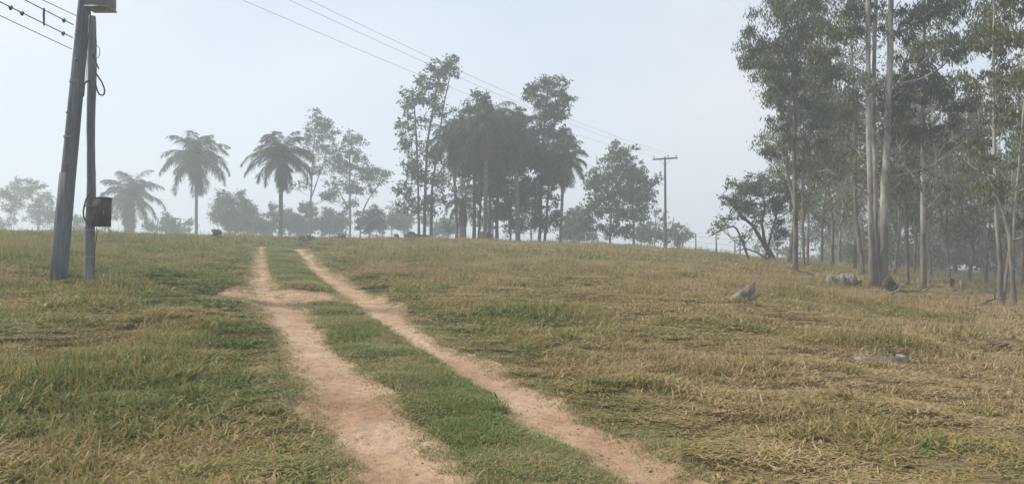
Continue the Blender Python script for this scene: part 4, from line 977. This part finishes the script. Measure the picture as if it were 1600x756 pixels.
for i, (u, v, s, lab) in enumerate([(1490, 458, .16, 'dark small clod left of the short broken snags'), (1512, 460, .14, 'dark small clod right of the short broken snags'), (1335, 487, .12, 'pale flat stone in the grass below the three-stemmed eucalyptus'),
                               (1560, 549, .13, 'low brown stone sunk in grass at far right'), (1275, 428, .2, 'dark clod in the grass beside the slim edge eucalyptus')]):
    lump('stone', at(u, v), s * 1.5, s, s * (.5 if i in (2, 3) else .8), 20 + i, M['deadwood'] if i == 2 else M['mound'], lab, 'stone', rough=.4)
for i, (u, v, hh, lab) in enumerate([(1503, 459, .55, 'short pale broken snag standing in the grove grass'), (1397, 432, .5, 'pale short snag right behind the three-stemmed eucalyptus'), (1487, 452, .5, 'thin dark snag beside the pale broken snag')]):
    b = at(u, v); T = Tubes(); rg = np.random.default_rng(i); T.add([[0, 0, -.1], [.02, 0, hh * .5], [-.02, 0, hh]], [.09, .075, .05], 8, wob=.1, rng=rg)
    T.add([[.0, 0, hh * .55], [.08, 0, hh * .8], [.1, 0, hh * .95]], [.05, .04, .02], 6, wob=.1, rng=rg)
    o = T.build('snag', M['deadwood'] if i != 2 else BD, None, smooth=False, loc=b); tag(o, lab, 'dead snag')
for i, (u, d, s, lab) in enumerate([(757, 53, (.42, .35, .42), 'dark lumpy stump on the crest under the central clump'), (641, 50, (.35, .25, .25), 'dark rock on the crest left of the tallest tree'), (620, 50, (.2, .2, .12), 'small low rock beside the dark rock on the crest'), (655, 49, (.5, .4, .12), 'flat dark rock by the foot of the tallest tree')]):
    x = (u - 800) / 1200 * d; lump('rock', (x, d, gz(x, d) + .2), *s, 40 + i, M['mound'], lab, 'rock', rough=.5)
def litter():
    rng = np.random.default_rng(55); labs = ['fallen branch in the grass in front of the three-stemmed eucalyptus', 'thin fallen branch left of the wide weathered stump', 'crooked fallen branch at the foot of the straight single pale trunk',
        'fallen branch between the straight pale trunk and the forked eucalyptus', 'fallen branch under the forked eucalyptus', 'thin dead stick right of the short pale broken snag', 'fallen branch behind the short pale broken snag', 'dead branch by the slim edge eucalyptus foot']
    for (u, v), lab in zip([(1395, 462), (1285, 437), (1450, 458), (1505, 470), (1548, 486), (1524, 466), (1480, 446), (1255, 432)], labs):
        b = at(u, v, .12); a = rng.uniform(-.5, .5) + (PI if rng.random() < .5 else 0); L = rng.uniform(.7, 1.3); T = Tubes(); d = np.array([math.cos(a), math.sin(a), .03])
        p = np.array([d * L * t + [0, 0, .06 * math.sin(t * 5)] for t in np.linspace(-.5, .5, 7)]) + np.cumsum(rng.normal(0, .03, (7, 3)), 0)
        T.add(p, np.linspace(.045, .015, 7), 6, wob=.1, rng=rng)
        for k in (2, 4): T.add([p[k], p[k] + [rng.normal(0, .15), rng.normal(0, .1), .15], p[k] + [rng.normal(0, .3), rng.normal(0, .15), .28]], [.02, .014, .006], 5)
        o = T.build('fallen_branch', M['deadwood'], None, smooth=False, loc=b); tag(o, lab, 'fallen branch')
litter()
def slabs():
    b = np.array(at(1372, 568)); t = empty('concrete_trough', b, 'long old concrete slab edge half buried in grass on the right', 'concrete slab')
    T = Tubes(); T.box((.04, 0, -.02), (.38, .03, .10)); T.box((.385, .16, -.005), (.035, .123, .105)); T.box((-.0, .322, -.01), (.349, .04, .105)); T.build('rim', M['concrete'], t, smooth=False)
    t.rotation_euler.z = -.12
    T = Tubes(); T.box((0, .16, -.06), (.34, .118, .06)); T.build('floor_slab', M['soil'], t, smooth=False)
    b = np.array(at(1290, 552)); T = Tubes(); T.box((0, 0, .02), (.16, .05, .035)); o = T.build('concrete_slab', M['concrete'], None, smooth=False, loc=tuple(b))
    tag(o, 'small concrete fragment in the grass left of the long concrete slab', 'concrete slab')
slabs()
# low leafy plants on the crest
def plant(u, d, wpx, hpx, seed, label):
    x = (u - 800) / 1200 * d; g = gz(x, d) + .12; rg = np.random.default_rng(seed); k = d / 1200; B = []
    for _ in range(4): B.append((np.array([x + rg.uniform(-.7, .7) * wpx * k, d + rg.uniform(-.4, .4), g + hpx * k * rg.uniform(.35, .8)]), wpx * k * .4, .4, hpx * k * .35, 1.3))
    make_tree('shrub', (x, d, g), [[(np.array([x, d, g - .2]), .03), (np.array([x, d, g + hpx * k * .6]), .015)]], B, seed, LD, BD, .17, .08, .0, True, .015, label, 'shrub', min_cl=6)
plant(337, 40, 14, 13, 91, 'small dark green shrub on the crest right of the lone tall palm')
plant(540, 47, 11, 8, 92, 'low green shrub on the crest under the airy tree')
plant(478, 41, 12, 8, 93, 'low dark weeds at the bend of the track on the crest')

# ---------------------------------------------------------------- haze
def haze():
    T = Tubes(); T.box((0, 130, 12), (300, 230, 32)); o = T.build('haze', None, None, smooth=False)
    m = bpy.data.materials.new('morning_haze'); m.use_nodes = True; n, l = m.node_tree.nodes, m.node_tree.links; n.clear()
    out = n.new('ShaderNodeOutputMaterial'); v = n.new('ShaderNodeVolumePrincipled')
    v.inputs['Color'].default_value = (.80, .90, 1.0, 1); v.inputs['Density'].default_value = .0039; v.inputs['Anisotropy'].default_value = .2
    l.new(v.outputs[0], out.inputs['Volume']); o.data.materials.append(m)
    tag(o, 'thin pale morning mist fading the trees beyond the crest', 'haze', kind='stuff')
haze()
print('faces', sum(len(m.polygons) for m in bpy.data.meshes), 'objects', len(scene.objects))
